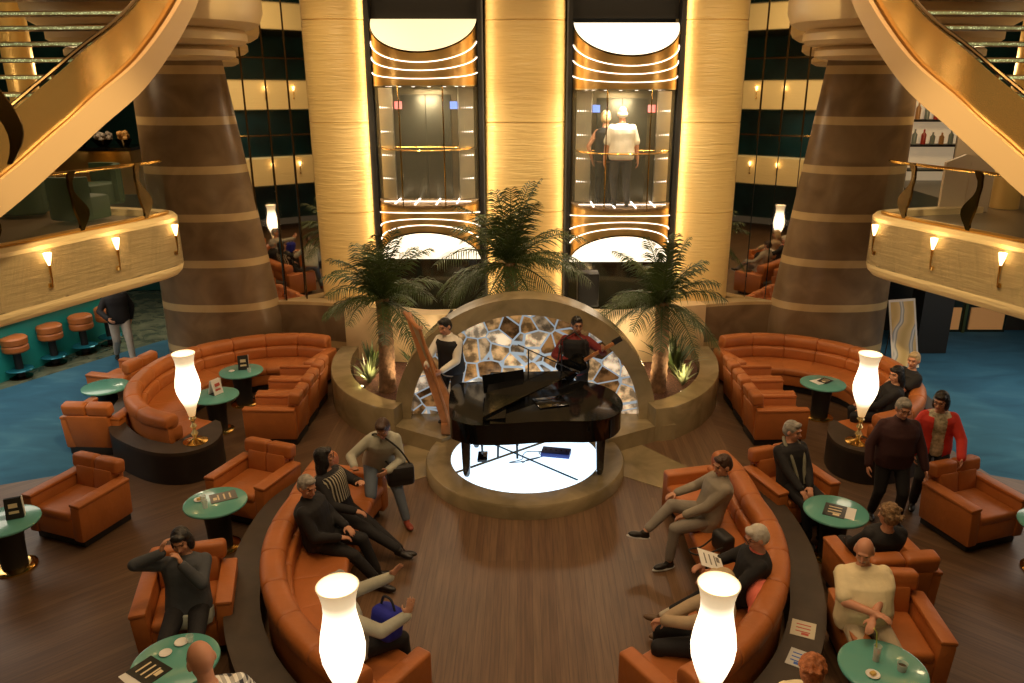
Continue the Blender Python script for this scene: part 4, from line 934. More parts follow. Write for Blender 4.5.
# ---- palms and planting
frond_m = mat('palm leaf', (.048, .075, .018), .45, spec=.5, noise_s=2, noise_amt=.4)
trunk_m = mat('palm trunk', (.22, .12, .06), .8, bump=1, bump_s=22, noise_s=12, noise_amt=.5)
def palm(x, y, z0, hgt, label, n=22, L=1.1, r=.12, up=.4, seed=1):
    rnd = random.Random(seed); root = thing('potted_palm', label, 'palm tree', (x, y, z0)); m = MB(); pts = []; rs = []
    for k in range(25):
        t = k/24; pts.append((.03*math.sin(t*3), 0, hgt*t)); rs.append(r*(1.15-.3*t)*(1+.10*(k % 2)))
    m.tube(pts, rs, 14); m.build('trunk', trunk_m, root)
    for i in range(n):
        az = 2*PI*i*.381966+rnd.uniform(-.2, .2); el = R(rnd.uniform(-12, 72))*1.0 if i > 3 else R(80)
        ln = L*rnd.uniform(.85, 1.15)*(1 if el < R(50) else up+.55); P = []; c = Vector((0, 0, hgt-.04)); d = Vector((math.cos(az)*math.cos(el), math.sin(az)*math.cos(el), math.sin(el))); st = ln/16
        for k in range(17):
            P.append(c.copy()); c = c+d*st; d.z -= .052+.075*(k/16); d.normalize()
        m = MB(); m.tube(P, [.014*(1-.8*k/16)+.002 for k in range(17)], 5)
        for k in range(2, 17*2-1):
            a = k/2; j = int(a); p = P[j].lerp(P[min(j+1, 16)], a-j) if j < 16 else P[16]; t = (P[min(j+1, 16)]-P[max(j-1, 0)]).normalized(); sd = t.cross(Vector((0, 0, 1)))
            if sd.length < .05: sd = Vector((math.sin(az), -math.cos(az), 0))
            sd.normalize(); ll = .34*L/1.1*math.sin(PI*min(.98, .15+.8*k/32))**.6
            for q in (-1, 1):
                dr = (sd*q*.85+t*.62+Vector((0, 0, rnd.uniform(-.35, .05)))).normalized(); w = t*.0085; e = p+dr*ll; mid = p+dr*ll*.5+Vector((0, 0, .012)); e.z -= .07*ll/.3
                m.add([p-w, p+w, mid+w*1.25+Vector((0, 0, .003)), e, mid-w*1.25], [(0, 1, 2, 4), (4, 2, 3)])
        m.build('frond', frond_m, root, fixn=False)
    return root
palm(-2.32, 12.35, .38, 1.62, 'palm tree in the left planter, brown trunk, drooping fronds', 27, 1.12, seed=3)
palm(2.22, 12.35, .38, 1.56, 'palm tree in the right planter, brown trunk, spotlit fronds', 27, 1.12, seed=5)
palm(-.25, 13.0, 0, 2.45, 'tallest palm tree, behind the top of the arch in front of the central pillar', 34, 1.38, seed=8)
def tuft(x, y, z, h, label, n=26, c=None, seed=1):
    rnd = random.Random(seed); m = MB()
    for i in range(n):
        az = rnd.uniform(0, 2*PI); lean = rnd.uniform(.1, .9); ln = h*rnd.uniform(.7, 1.1); p = Vector((0, 0, 0)); pr = []
        sd = Vector((-math.sin(az), math.cos(az), 0)); dd = Vector((math.cos(az)*lean, math.sin(az)*lean, 1)).normalized(); w = .022
        for k in range(6):
            t = k/5; ww = w*math.sin(PI*(.12+.86*t)); pr.append((p-sd*ww, p+sd*ww)); p = p+dd*ln/5; dd.z -= .22*lean; dd.normalize()
        vs = [v for a in pr for v in a]; m.add(vs, [(2*k, 2*k+1, 2*k+3, 2*k+2) for k in range(5)])
    o = m.build('leafy_plant', c or frond_m, fixn=False); o.location = (x, y, z); return tag(o, label, 'plant')
pale = mat('pale leaf', (.25, .30, .14), .4)
tuft(-2.68, 12.7, .39, .55, 'pale spiky plant left of the left palm trunk', 34, pale, 4)
tuft(-2.75, 13.3, .39, .6, 'darker bushy plant farther back in the left planter', 40, None, 5)
tuft(2.65, 13.1, .39, .75, 'dark bushy plant right of the right palm trunk', 60, None, 6)
tuft(2.7, 12.6, .39, .45, 'small pale spiky plant at the right planter\'s outer edge', 24, pale, 7)
tuft(2.55, 13.5, .39, .7, 'dark plant farthest back in the right planter', 50, None, 9)
tuft(-1.9, 13.1, .39, .6, 'low dark plant in the left planter near the arch', 40, None, 10)
for x, y in ((-2.75, 12.35), (-1.95, 12.05), (2.6, 12.1), (1.85, 12.1)):
    m = MB(); m.lathe([(0, 0), (.05, 0), (.06, .07), (.045, .075), (0, .06)], seg=14); m.cur = 1; m.lathe([(0, .078), (.035, .077), (.034, .079), (0, .08)], seg=12); o = m.build('ground_spotlight', [blackr, mat('bulb', (1, 1, 1), .4, emit=(1, .85, .6), es=6)]); o.location = (x, y, .40)
    tag(o, 'small lit ground spotlight in the %s planter %s the palm trunk' % ('left' if x < 0 else 'right', 'left of' if x in (-2.75, 1.85) else 'right of'), 'spotlight')
    light('planter_glow', 'POINT', (x*.9, 13.0, .75), 12, (1, .70, .36), .08)  # added point light warming the ledge wall, has no fixture of its own
    light('planter_spot', 'SPOT', (x, y, .50), 60, (1, .75, .42), .05, target=(x*.98, 13.6, 2.0), spot_size=R(100), spot_blend=.6)
# ================================================================== PEOPLE
def cloth(name, c, rough=.8, stripes=None):
    return mat('cloth '+name, c, rough, sheen=.0, bump=.5, bump_s=9, noise_s=6, noise_amt=.10)
def skin_mat(k=1.0, name='skin'): return mat(name, (.52*k, .25*k, .14*k), .5)
skin_a = skin_mat(1.0, 'skin'); skin_b = skin_mat(.7, 'tan skin'); skin_c = mat('pink skin', (.58, .27, .16), .5)
eye_m = mat('eye dark', (.03, .02, .015), .3); lip_m = mat('lip', (.36, .11, .08), .5); brow_m = mat('brow', (.08, .05, .03), .8)
hair_black = mat('black hair', (.008, .007, .006), .35, bump=.8, bump_s=30); hair_grey = mat('grey hair', (.30, .28, .24), .6, bump=.8, bump_s=30, noise_s=20, noise_amt=.3)
hair_white = mat('white hair', (.55, .50, .42), .6, bump=.6, bump_s=30); hair_brown = mat('brown hair', (.05, .022, .010), .5, bump=.8, bump_s=30)
hair_blonde = mat('blonde hair', (.50, .36, .19), .55, bump=.8, bump_s=30); hair_curly = mat('curly hair', (.22, .13, .06), .7, bump=1, bump_s=50, noise_s=40, noise_amt=.5)
hair_ginger = mat('ginger hair', (.38, .12, .035), .6, bump=1, bump_s=40, noise_s=30, noise_amt=.3)
shoe_m = mat('dark shoe', (.012, .010, .009), .35); sole_m = mat('white sole', (.5, .48, .44), .5)
def remesh(mb, name, mats, parent, voxel, smooth=2, loc=None, post=None, sharp=80):
    me = bpy.data.meshes.new('tmp'); me.from_pydata([tuple(v) for v in mb.v], [], mb.f)
    b = bmesh.new(); b.from_mesh(me); bmesh.ops.recalc_face_normals(b, faces=b.faces[:]); b.to_mesh(me); b.free()
    ob = bpy.data.objects.new('tmp', me); COL.objects.link(ob)
    r = ob.modifiers.new('r', 'REMESH'); r.mode = 'VOXEL'; r.voxel_size = voxel
    if smooth: s = ob.modifiers.new('s', 'SMOOTH'); s.factor = .5; s.iterations = smooth
    dg = bpy.context.evaluated_depsgraph_get(); dg.update()
    nm = bpy.data.meshes.new_from_object(ob.evaluated_get(dg)); nm.name = name
    bpy.data.objects.remove(ob); bpy.data.meshes.remove(me)
    nm.materials.clear()
    for m in mats: nm.materials.append(m)
    nm.polygons.foreach_set('use_smooth', [True]*len(nm.polygons))
    if post: post(nm)
    o = bpy.data.objects.new(name, nm); COL.objects.link(o)
    if parent is not None: o.parent = parent
    return o
def ik(a, t, l1, l2, pole):
    a = Vector(a); t = Vector(t); d = t-a; L = d.length; L2 = min(L, (l1+l2)*.998)
    if L < 1e-4: d = Vector((0, .1, 0)); L = .1
    d = d/L; L2 = max(L2, abs(l1-l2)+.02); t = a+d*L2; x = (l1*l1-l2*l2+L2*L2)/(2*L2); h = math.sqrt(max(0, l1*l1-x*x))
    p = Vector(pole)-d*Vector(pole).dot(d)
    if p.length < 1e-4: p = Vector((0, 0, 1))-d*d.z
    p.normalize(); return a+d*x+p*h, t
def frame(f, up=Vector((0, 0, 1))):
    f = f.normalized(); r = f.cross(up)
    if r.length < .05: r = Vector((1, 0, 0))
    r.normalize(); u = r.cross(f); return r, f, u
def Mcols(r, f, u): return Matrix(((r.x, f.x, u.x), (r.y, f.y, u.y), (r.z, f.z, u.z)))
def person(label, loc, rz, P, group=None):
    g = P.get
    B = g('build', 1.0); stand = g('stand', False); hz = .92 if stand else .575; B *= 1.10 if stand else 1.16
    hip = Vector(g('hip', (0, 0, hz))); neck = Vector(g('neck', (hip.x, hip.y+(0.02 if stand else -.10), hip.z+.52)))
    ax = (neck-hip).normalized(); tw = R(g('twist', 0)); sd0 = Vector((math.cos(tw*.3), math.sin(tw*.3), 0)); sd1 = Vector((math.cos(tw), math.sin(tw), 0))
    sd0 = (sd0-ax*sd0.dot(ax)).normalized(); sd1 = (sd1-ax*sd1.dot(ax)).normalized()
    sw = g('sw', .175)*B**.5
    S = {q: neck-ax*.075+sd1*q*sw for q in (-1, 1)}; H = {q: hip+sd0*q*.095 for q in (-1, 1)}
    sit = not stand
    foot = {-1: Vector(g('lf', (-.12, .52 if sit else .02, .09))), 1: Vector(g('rf', (.12, .52 if sit else .0, .09)))}
    foot = foot; kp = {-1: Vector(g('lk', (-.15, 1, 1) if sit else (-.1, 1, 0))), 1: Vector(g('rk', (.15, 1, 1) if sit else (.1, 1, 0)))}
    hand = {-1: Vector(g('lh', (-.14, .30, .62) if sit else (-.26, .05, .84))), 1: Vector(g('rh', (.14, .30, .62) if sit else (.26, .05, .84)))}
    ep = {-1: Vector(g('le', (-.8, -.5, -.6))), 1: Vector(g('re', (.8, -.5, -.6)))}
    ll = .43; KN = {}; FT = {}; EL = {}; WR = {}
    for q in (-1, 1):
        KN[q], FT[q] = ik(H[q], foot[q], ll+.01, ll, kp[q]); EL[q], WR[q] = ik(S[q], hand[q], .285, .255, ep[q])
    hd = g('head', (0, 0, 0)); hy, hp_, hr = R(hd[0]), R(hd[1]), R(hd[2])      # yaw left +, pitch up +, roll
    F = Vector((-math.sin(hy)*math.cos(hp_), math.cos(hy)*math.cos(hp_), math.sin(hp_))); Rr, F, U = frame(F, Vector((math.sin(hr), 0, math.cos(hr))))
    hc = neck+ax*.085+U*.085+F*.02; HS = g('hs', 1.08); MM = Mcols(Rr, F, U)*HS
    hp = lambda x, y, z: hc+(Rr*x+F*y+U*z)*HS
    belly = g('belly', 0)
    def torso(mb, inf=0, lo=-.10, hi=1.0, flare=0):
        rings = []; prof = [(lo, .150+flare, .115+flare), (0, .165, .122+belly*.3), (.12, .155, .115+belly), (.24, .150, .112+belly*.9), (.36, .168, .120+belly*.4), (.44, .172, .112), (.49, .125, .085), (.53, .062, .062), (.56, .055, .058)]
        Lr = (neck-hip).length/.52
        fw = sd1.cross(ax).normalized()*-1
        if fw.y < 0 and abs(fw.y) > .2: fw = -fw
        for z, a, b in prof:
            if z > hi*.6: continue
            t = max(0, min(1, z/.5)); sd = (sd0*(1-t)+sd1*t).normalized(); fwd = ax.cross(sd).normalized()
            if z <= .02: fwd = ax.cross(sd0).normalized()
            a = (a*B+inf) if z < .5 else a+inf*.6; b = (b*B**.7+inf) if z < .5 else b+inf*.6
            c = hip+ax*z*Lr+fwd*(belly*.6 if 0 < z < .4 else 0)
            rings.append([c+sd*a*math.copysign(abs(math.cos(k))**.85, math.cos(k))+fwd*b*math.copysign(abs(math.sin(k))**.9, math.sin(k)) for k in [2*PI*q/20 for q in range(20)]])
        mb.loft(rings)
    def arm(mb, q, inf=0, frac=1.0, hands=False):
        k = B**.4
        mb.cap(S[q]-sd1*q*.02, EL[q], .052*k+inf, .040*k+inf) if frac >= 1 else mb.cap(S[q]-sd1*q*.02, S[q].lerp(EL[q], frac*1.6 if frac < .6 else 1), .054*k+inf, .047*k+inf*1.4)
        if frac >= 1: mb.cap(EL[q], EL[q].lerp(WR[q], min(1, frac-.02)), .040*k+inf, .029*k+inf*1.0)
    # ---- body
    b = MB(); torso(b)
    for q in (-1, 1):
        arm(b, q); b.cap(H[q], KN[q], .078*B**.5, .052); b.cap(KN[q], FT[q], .052, .036); 
        fd = Vector(g('footdir', (0, 1, 0))); 
        # hand
        d = (WR[q]-EL[q]).normalized(); 
        hn = Vector(g('lhd' if q < 0 else 'rhd', (0, 0, 0)))
        if hn.length > 0: d = hn.normalized()
        inw = Vector((-q, 0, 0)); pn_ = g('lpalm' if q < 0 else 'rpalm', None)
        pn_ = Vector(pn_) if pn_ else (Vector((0, 0, -1)) if sit and abs(d.z) < .7 else inw)
        pn_ = (pn_-d*pn_.dot(d)).normalized(); ac = d.cross(pn_)*(1 if q > 0 else -1); w0 = WR[q]
        # ac points toward the thumb side
        Mh = Mcols(ac, d, -pn_); b.cap(w0-d*.02, w0+d*.03, .026, .024)
        b.ell(w0+d*.055, (.040, .050, .018), Mh); curl = g('curl', .45)
        for fi, (o_, ln) in enumerate(((.028, .070), (.010, .080), (-.010, .075), (-.028, .058))):
            p = w0+d*.092+ac*o_; dd = d+ac*(o_*3); dd.normalize(); 
            for s_ in range(3):
                dd = (dd*math.cos(curl)+pn_*math.sin(curl)*(1 if s_ else .5)).normalized(); e = p+dd*ln/3*1.1; b.cap(p, e, .0095-.001*s_, .0088-.001*s_, 8); p = e
        p = w0+d*.035+ac*.030; dd = (ac*.8+d*.7+pn_*.3).normalized(); e = p+dd*.038; b.cap(p, e, .013, .011, 8); e2 = e+(d*.8+pn_*.4+ac*.1).normalized()*.03; b.cap(e, e2, .011, .009, 8)
    b.cap(neck-ax*.05, hc-U*.04-F*.015, .056, .052)
    b.ell(hp(0, -.008, .022), (.074, .094, .098), MM, 20, 14); b.ell(hp(0, .018, -.045), (.058, .070, .066), MM, 16, 12); b.ell(hp(0, .062, -.088), (.026, .022, .018), MM)
    b.cap(hp(0, .083, .015), hp(0, .108, -.022), .009, .014, 8); b.ell(hp(0, .098, -.026), (.017, .012, .009), MM)
    b.ell(hp(0, .086, .036), (.050, .012, .010), MM); b.ell(hp(0, .085, -.057), (.024, .010, .010), MM)
    for q in (-1, 1): b.ell(hp(q*.077, -.005, -.005), (.010, .022, .032), MM); b.ell(hp(q*.040, .070, -.020), (.020, .014, .018), MM)
    hcs = g('hairs', 'short'); 
    iM = Mcols(Rr, F, U).transposed()
    def post(me):
        cen = hc
        for p in me.polygons:
            v = (iM @ (p.center-cen))/HS
            if v.length > .16: continue
            x, y, z = abs(v.x), v.y, v.z
            if y > .06:
                if (x-.031)**2/.0135**2+(z-.010)**2/.0075**2 < 1: p.material_index = 1
                elif x < .024 and abs(z+.057) < .008: p.material_index = 2
                elif .012 < x < .050 and abs(z-.034) < .006 and g('brow', True): p.material_index = 3
                elif g('mous') and x < .030 and abs(z+.043) < .008: p.material_index = 4
    skin = g('skin', skin_a)
    body = remesh(b, 'person', [skin, eye_m, lip_m, brow_m, g('hairm', hair_white)], None, .0085, 2, post=post)
    body.location = loc; body.rotation_euler = (0, 0, rz)
    tag(body, label, 'person', group)
    if g('scale'): body.scale = (g('scale'),)*3
    # ---- clothes
    top = g('top', cloth('black', (.010, .009, .010))); bot = g('bot', cloth('dark trousers', (.012, .011, .012)))
    sl = g('sleeve', 1.0); t = MB(); torso(t, .026, lo=g('hem', -.09), hi=.90 if not g('collar') else .94)
    for q in (-1, 1):
        if sl > 0: arm(t, q, .019, sl)
    if g('collar'): t.cap(neck-ax*.02, neck+ax*.012, .072, .066)
    remesh(t, g('topname', 'shirt'), [top], body, .013, 3)
    if g('underhem'):
        t = MB(); rg = []
        for z, a_, b_ in ((-.19, .19, .15), (-.12, .205, .165), (-.04, .20, .16)):
            c = hip+ax*z; fwd = ax.cross(sd0).normalized(); rg.append([c+sd0*a_*B**.8*math.cos(k)+fwd*b_*B**.7*math.sin(k) for k in [2*PI*q/20 for q in range(20)]])
        t.loft(rg); remesh(t, 'under_shirt', [cloth('pale shirt', (.42, .45, .38))], body, .014, 2)
    if g('vest'):
        t = MB(); torso(t, .034, lo=-.06, hi=.84); remesh(t, 'vest', [g('vest')], body, .014, 2)
    if g('cardigan'):
        t = MB(); torso(t, .040, lo=-.12, hi=.88)
        for q in (-1, 1): arm(t, q, .026, 1.0)
        fr = (ax.cross(sd1)).normalized(); o = remesh(t, 'cardigan', [g('cardigan')], body, .014, 2)
        bmm = bmesh.new(); bmm.from_mesh(o.data); dl = []
        for f in bmm.faces:
            v = f.calc_center_median()-hip; 
            if v.dot(fr) > .02 and abs(v.dot(sd1)) < .075 and v.dot(ax) > -.2 and v.dot(ax) < .6 and v.dot(fr) < .25: dl.append(f)
        bmesh.ops.delete(bmm, geom=dl, context='FACES'); bmm.to_mesh(o.data); bmm.free()
    t = MB()
    for q in (-1, 1):
        a, c, f_ = H[q], KN[q], FT[q]; k = B**.5
        t.cap(a, c, .094*k+.006, .074+.002); t.cap(c, c.lerp(f_, g('leglen', .93)), .072, .056)
    rings = []; 
    for z, a_, b_ in ((-.12, .10, .09), (-.06, .15, .115), (.0, .170, .132), (.06, .165, .128)):
        c = hip+ax*z; fwd = ax.cross(sd0).normalized(); rings.append([c+sd0*(a_*B+.008)*math.cos(k)+fwd*(b_*B**.7+.006)*math.sin(k) for k in [2*PI*q/18 for q in range(18)]])
    t.loft(rings); remesh(t, 'trousers', [bot], body, .014, 3)
    if not g('noshoes'):
        for q in (-1, 1):
            sd = Vector(g('lfd' if q < 0 else 'rfd', (q*.2, 1, 0))).normalized(); r_, f2, u_ = frame(sd); MS = Mcols(r_, f2, u_); an = FT[q]; m = MB()
            heel = an+u_*-.045-f2*.03; toe = an-u_*.052+f2*.15
            m.cap(heel, heel+f2*.05, .038, .040); m.ell(an-u_*.045+f2*.10, (.045, .10, .036), MS); m.ell(an-u_*.01, (.042, .055, .04), MS)
            if g('solew'): 
                m2 = MB(); m2.ell(an-u_*.075+f2*.065, (.046, .150, .014), MS)
            o = remesh(m, 'shoe', [g('shoe', shoe_m)], body, .010, 2)
            if g('solew'): m2.build('sole', sole_m, o)
    # ---- hair
    hm = g('hairm', hair_black)
    if hcs != 'bald':
        h = MB()
        if hcs == 'balding':
            h.ell(hp(0, -.035, -.005), (.084, .078, .060), MM, 20, 14)
        else:
            h.ell(hp(0, -.018, .036), (.083, .096, .094), MM, 20, 14); h.ell(hp(0, -.036, .0), (.082, .080, .085), MM, 20, 14)
            if hcs == 'short' : h.ell(hp(0, .045, .095), (.060, .040, .030), MM)
            if hcs == 'curly':
                rnd = random.Random(len(label))
                for i in range(60):
                    a_ = rnd.uniform(0, 2*PI); e_ = rnd.uniform(-.2, 1.5); h.ell(hp(.085*math.cos(a_)*math.cos(e_), -.02+.095*math.sin(a_)*math.cos(e_)-(.03 if e_ < .5 else 0), .03+.095*math.sin(e_)), (.022,)*3, None, 8, 6)
            if hcs in ('bob', 'long'):
                for q in (-1, 1): h.ell(hp(q*.066, -.015, -.03), (.030, .062, .095), MM)
                h.ell(hp(0, -.065, -.04), (.078, .048, .10), MM); h.ell(hp(0, .055, .082), (.066, .040, .030), MM)
            if hcs == 'long': 
                h.ell(hp(0, -.085, -.14), (.080, .040, .12), MM)
                for q in (-1, 1): h.ell(hp(q*.075, -.04, -.12), (.028, .045, .11), MM)
        remesh(h, 'hair', [hm], body, .010, 1)
    if g('glasses'):
        m = MB()
        for q in (-1, 1):
            m.tube([hp(q*.032+.021*math.cos(a), .100, .010+.016*math.sin(a)) for a in [2*PI*k/14 for k in range(15)]], .0022, 5, cap=False); m.tube([hp(q*.053, .098, .014), hp(q*.078, .0, .010)], .002, 5)
        m.tube([hp(-.011, .103, .012), hp(.011, .103, .012)], .002, 5); m.build('glasses', blackr, body)
    body['_w'] = 0; del body['_w']
    return body, dict(S=S, EL=EL, WR=WR, hc=hc, hip=hip, neck=neck, ax=ax, sd=sd1, KN=KN, FT=FT, hp=hp)
def world(o, v): return Matrix.Translation(o.location) @ Matrix.Rotation(o.rotation_euler.z, 4, 'Z') @ Vector(v)
SEAT = .46
def sit_at(x, y, fx, fy, label, P, z=0):
    k_ = P.get('fwd', 0)/math.hypot(fx, fy); x += fx*k_; y += fy*k_
    return person(label, (x, y, z), face(fx, fy), P)
charcoal = cloth('charcoal', (.055, .060, .068)); blackc = cloth('black', (.010, .009, .010)); greyj = cloth('taupe grey', (.28, .24, .18)); greyt = cloth('grey trousers', (.24, .21, .17))
creamc = cloth('cream t-shirt', (.80, .68, .42)); khaki = cloth('khaki', (.48, .39, .26)); whitec = cloth('white shirt', (.75, .70, .60)); maroon = cloth('dark maroon', (.045, .012, .012))
jeans = cloth('faded blue jeans', (.13, .16, .20)); sagegrey = cloth('sage grey', (.38, .37, .29)); redc = cloth('red', (.60, .035, .02)); darkred = cloth('dark red', (.16, .012, .010)); beigec = cloth('beige lace', (.42, .31, .19)); navy = cloth('dark navy', (.012, .015, .026))
def striped(name, c1, c2, sc, axis='Z', thr=.5):
    m = mat(name, c1, .8); nt, b = nodes(m); tc = N(nt, 'ShaderNodeTexCoord'); w = N(nt, 'ShaderNodeTexWave', Scale=sc); w.bands_direction = axis; r = ramp(nt, [(0, c1), (thr, c2)], 'CONSTANT'); nt.links.new(tc.outputs['Object'], w.inputs['Vector']); nt.links.new(w.outputs['Fac'], r.inputs[0]); nt.links.new(r.outputs[0], b.inputs['Base Color']); return m
def plaid(name):
    m = mat(name, (1, 1, 1), .8); nt, b = nodes(m); tc = N(nt, 'ShaderNodeTexCoord'); ws = []
    for ax_ in ('X', 'Z'):
        w = N(nt, 'ShaderNodeTexWave', Scale=6.5); w.bands_direction = ax_; nt.links.new(tc.outputs['Object'], w.inputs['Vector']); r = ramp(nt, [(0, (.04, .04, .05)), (.55, (.9, .88, .8))], 'CONSTANT'); nt.links.new(w.outputs['Fac'], r.inputs[0]); ws.append(r)
    mx = N(nt, 'ShaderNodeMixRGB'); mx.inputs[0].default_value = .5; nt.links.new(ws[0].outputs[0], mx.inputs[1]); nt.links.new(ws[1].outputs[0], mx.inputs[2]); nt.links.new(mx.outputs[0], b.inputs['Base Color']); return m
stripem = striped('cloth striped', (.012, .011, .012), (.42, .38, .27), 9, 'X', .62)
# 1 harpist
sit_at(-1.12, 11.36, -.42, -.9, 'person in white shirt and dark vest standing behind the harp, playing it', dict(stand=True, top=whitec, vest=blackc, bot=blackc, hairm=hair_black, lh=(-.05, .36, 1.0), rh=(.16, .46, 1.08), head=(-12, -16, 8), neck=(0, .08, 1.45), collar=True, curl=.5), z=.26)
# 2 guitarist with guitar
gt, gi = sit_at(.78, 11.38, -.15, -1, 'person in dark red shirt and black vest standing, playing a guitar behind the piano', dict(stand=True, top=darkred, vest=blackc, bot=blackc, hairm=hair_black, skin=skin_b, rh=(.12, .20, 1.05), lh=(-.40, .28, 1.30), re=(1, -.4, -.3), le=(-1, 0, -.8), head=(20, -6, 0), collar=True, curl=.7, lhd=(-.3, .6, .6), rhd=(-.8, .3, -.2)), z=.26)
gu = thing('electric_guitar', 'black guitar held by the person in dark red behind the piano', 'guitar', world(gt, (.02, .215, 1.02)), gt.rotation_euler.z)
body = [(.22, .02), (.22, .14), (.10, .17), (.0, .12), (-.10, .15), (-.20, .10), (-.22, 0), (-.17, -.12), (-.05, -.12), (.06, -.15), (.18, -.15)]
m = MB(); poly = spline([(x, y, 0) for x, y in body], 4, closed=True); nn = len(poly); Mg = Matrix.Rotation(R(34), 4, 'Y')
vs = [Mg @ Vector((p.x, -.0, p.y)) for p in poly]+[Mg @ Vector((p.x, .06, p.y)) for p in poly]; m.add(vs, [tuple(range(nn)), tuple(range(nn, 2*nn))[::-1]]+[(i, (i+1) % nn, nn+(i+1) % nn, nn+i) for i in range(nn)]); m.build('guitar_body', blackm, gu)
m = MB(); m.box((-.46, .05, 0), (.52, .03, .055), bev=.008); m.v = [tuple(Mg @ Vector(v)) for v in m.v]; m.build('neck', harpw, gu)
m = MB(); m.box((-.78, .05, .01), (.15, .025, .085), bev=.01); m.v = [tuple(Mg @ Vector(v)) for v in m.v]; m.build('headstock', blackr, gu)
m = MB(); m.tube([(.24, .02, .02), (.20, -.10, .36), (.0, -.10, .50), (-.15, .0, .40), (-.20, .02, .12)], .012, 6); m.build('strap', blackr, gu)
# 3, 4 lift passengers
lz = 3.2-.06+.035
sit_at(1.72, 14.42, -.05, 1, 'man in white short-sleeved shirt and dark trousers, seen from behind in the right lift', dict(stand=True, build=1.18, top=whitec, bot=cloth('slate trousers', (.06, .06, .07)), sleeve=.5, hairs='balding', hairm=hair_white, skin=skin_c, lf=(-.10, .0, .09), rf=(.10, -.14, .09), rh=(.30, .02, .80), lh=(-.30, .02, .80)), z=lz)
sit_at(1.44, 14.66, .3, .95, 'person in black sleeveless top with fair hair, left of the white-shirted man in the lift', dict(stand=True, build=.85, hip=(0, 0, .86), neck=(0, .02, 1.36), top=blackc, sleeve=0, bot=blackc, hairs='short', hairm=hair_blonde, rh=(.2, .2, .95), lh=(-.24, .05, .80)), z=lz)
# 5..7 left front sofa
sit_at(-2.36, 7.62, .95, -.12, 'grey haired person in a black jacket and light collar on the left front sofa', dict(fwd=.09, top=blackc, bot=blackc, hairm=hair_grey, build=1.08, head=(-30, -14, 0), lh=(-.06, .28, .70), rh=(.12, .26, .66), neck=(0, -.10, 1.04), lf=(-.14, .58, .09), rf=(.08, .68, .09), collar=True))
w1, wi = sit_at(-2.28, 8.22, .93, -.30, 'person with long black hair and a striped top on the left front sofa', dict(fwd=.09, top=blackc, bot=blackc, hairs='long', hairm=hair_black, glasses=True, head=(30, 8, 0), neck=(0, -.12, 1.06), lh=(-.02, .30, .98), rh=(.16, .30, .70), lf=(-.08, .80, .09), rf=(.06, .95, .16), rk=(0, .4, 1)))
t = MB(); rr_ = []
for z, a_, b_ in ((.14, .215, .172), (.26, .212, .178), (.36, .232, .182), (.43, .225, .172), (.47, .20, .145)):
    c = wi['hip']+wi['ax']*z; fwd = wi['ax'].cross(wi['sd']).normalized(); rr_.append([c+wi['sd']*a_*math.cos(k)+fwd*b_*math.sin(k) for k in [2*PI*q/20 for q in range(20)]])
t.loft(rr_); t.build('striped_front', stripem, w1)
m3, mi = sit_at(-1.84, 8.98, .30, -.95, 'person in pale sweater and faded jeans leaning over the left sofa with a shoulder bag', dict(stand=True, hip=(0, -.08, .78), neck=(-.05, .16, 1.22), top=sagegrey, bot=jeans, skin=skin_b, hairm=hair_brown, head=(-20, -30, 0), rh=(.34, .40, .98), lh=(-.06, .36, .84), lf=(-.26, .30, .09), rf=(.16, -.02, .09), collar=True, shoe=mat('red brown shoe', (.25, .05, .03), .4), rpalm=(0, 0, 1)))
bg = thing('shoulder_bag', 'black shoulder bag hanging at the side of the person in faded jeans', 'bag', world(m3, (-.22, .28, .72)), m3.rotation_euler.z)
m = MB(); m.box((0, 0, 0), (.34, .14, .28), bev=.05, seg=3); m.build('bag_body', blackr, bg); m = MB(); m.box((0, .078, .05), (.32, .02, .16), bev=.01); m.build('flap', blackr, bg)
m = MB(); m.tube(spline([(-.13, 0, .12), (.0, .0, .35), (.2, -.06, .53), (.30, -.16, .50), (.22, -.26, .2), (.1, -.05, .1)], 5), .012, 6); m.build('strap', blackr, bg)
# 8 person behind the left lamp, hands raised, with blue bag
r8, i8 = sit_at(-1.56, 5.86, .75, .55, 'person in pale grey top with both hands raised beside the left front lamp', dict(top=sagegrey, bot=blackc, hairm=hair_grey, head=(0, 5, 0), neck=(0, -.08, 1.05), lh=(-.06, .52, 1.06), rh=(.42, .36, .98), le=(-.6, .2, -1), re=(.6, .2, -1), lhd=(.2, .6, .7), rhd=(.1, .3, 1), lpalm=(1, .2, 0), rpalm=(-1, .2, 0), curl=.15, lf=(-.1, .5, .09), rf=(.1, .5, .09)))
bb = thing('blue_bag', 'bright blue cloth bag on the lap of the person with raised hands', 'bag', world(r8, (.13, .30, .66)), r8.rotation_euler.z+.3)
m = MB(); m.box((0, 0, .10), (.28, .22, .30), bev=.07, seg=3, M=Matrix.Rotation(R(-12), 4, 'X')); m.build('bag_body', cloth('royal blue', (.012, .018, .30)), bb); m = MB(); m.tube(spline([(-.08, .02, .24), (-.04, .02, .34), (.05, .02, .34), (.09, .02, .24)], 5), .012, 6); m.build('handle', navy, bb)
# 9 woman in armchair bottom left
sit_at(-3.24, 6.42, .20, -.97, 'dark haired person in grey blue sweater, hand at mouth, in the lower left armchair', dict(top=charcoal, bot=blackc, hairs='bob', hairm=hair_black, underhem=True, head=(-4, -14, 6), neck=(0, -.14, 1.05), lh=(-.03, .13, 1.10), rh=(.17, .0, 1.17), re=(1, .1, -.3), le=(-.7, .3, -1), lhd=(.3, -.1, 1), rhd=(-.2, -.1, 1), hem=-.14, sleeve=1.0, curl=.7))
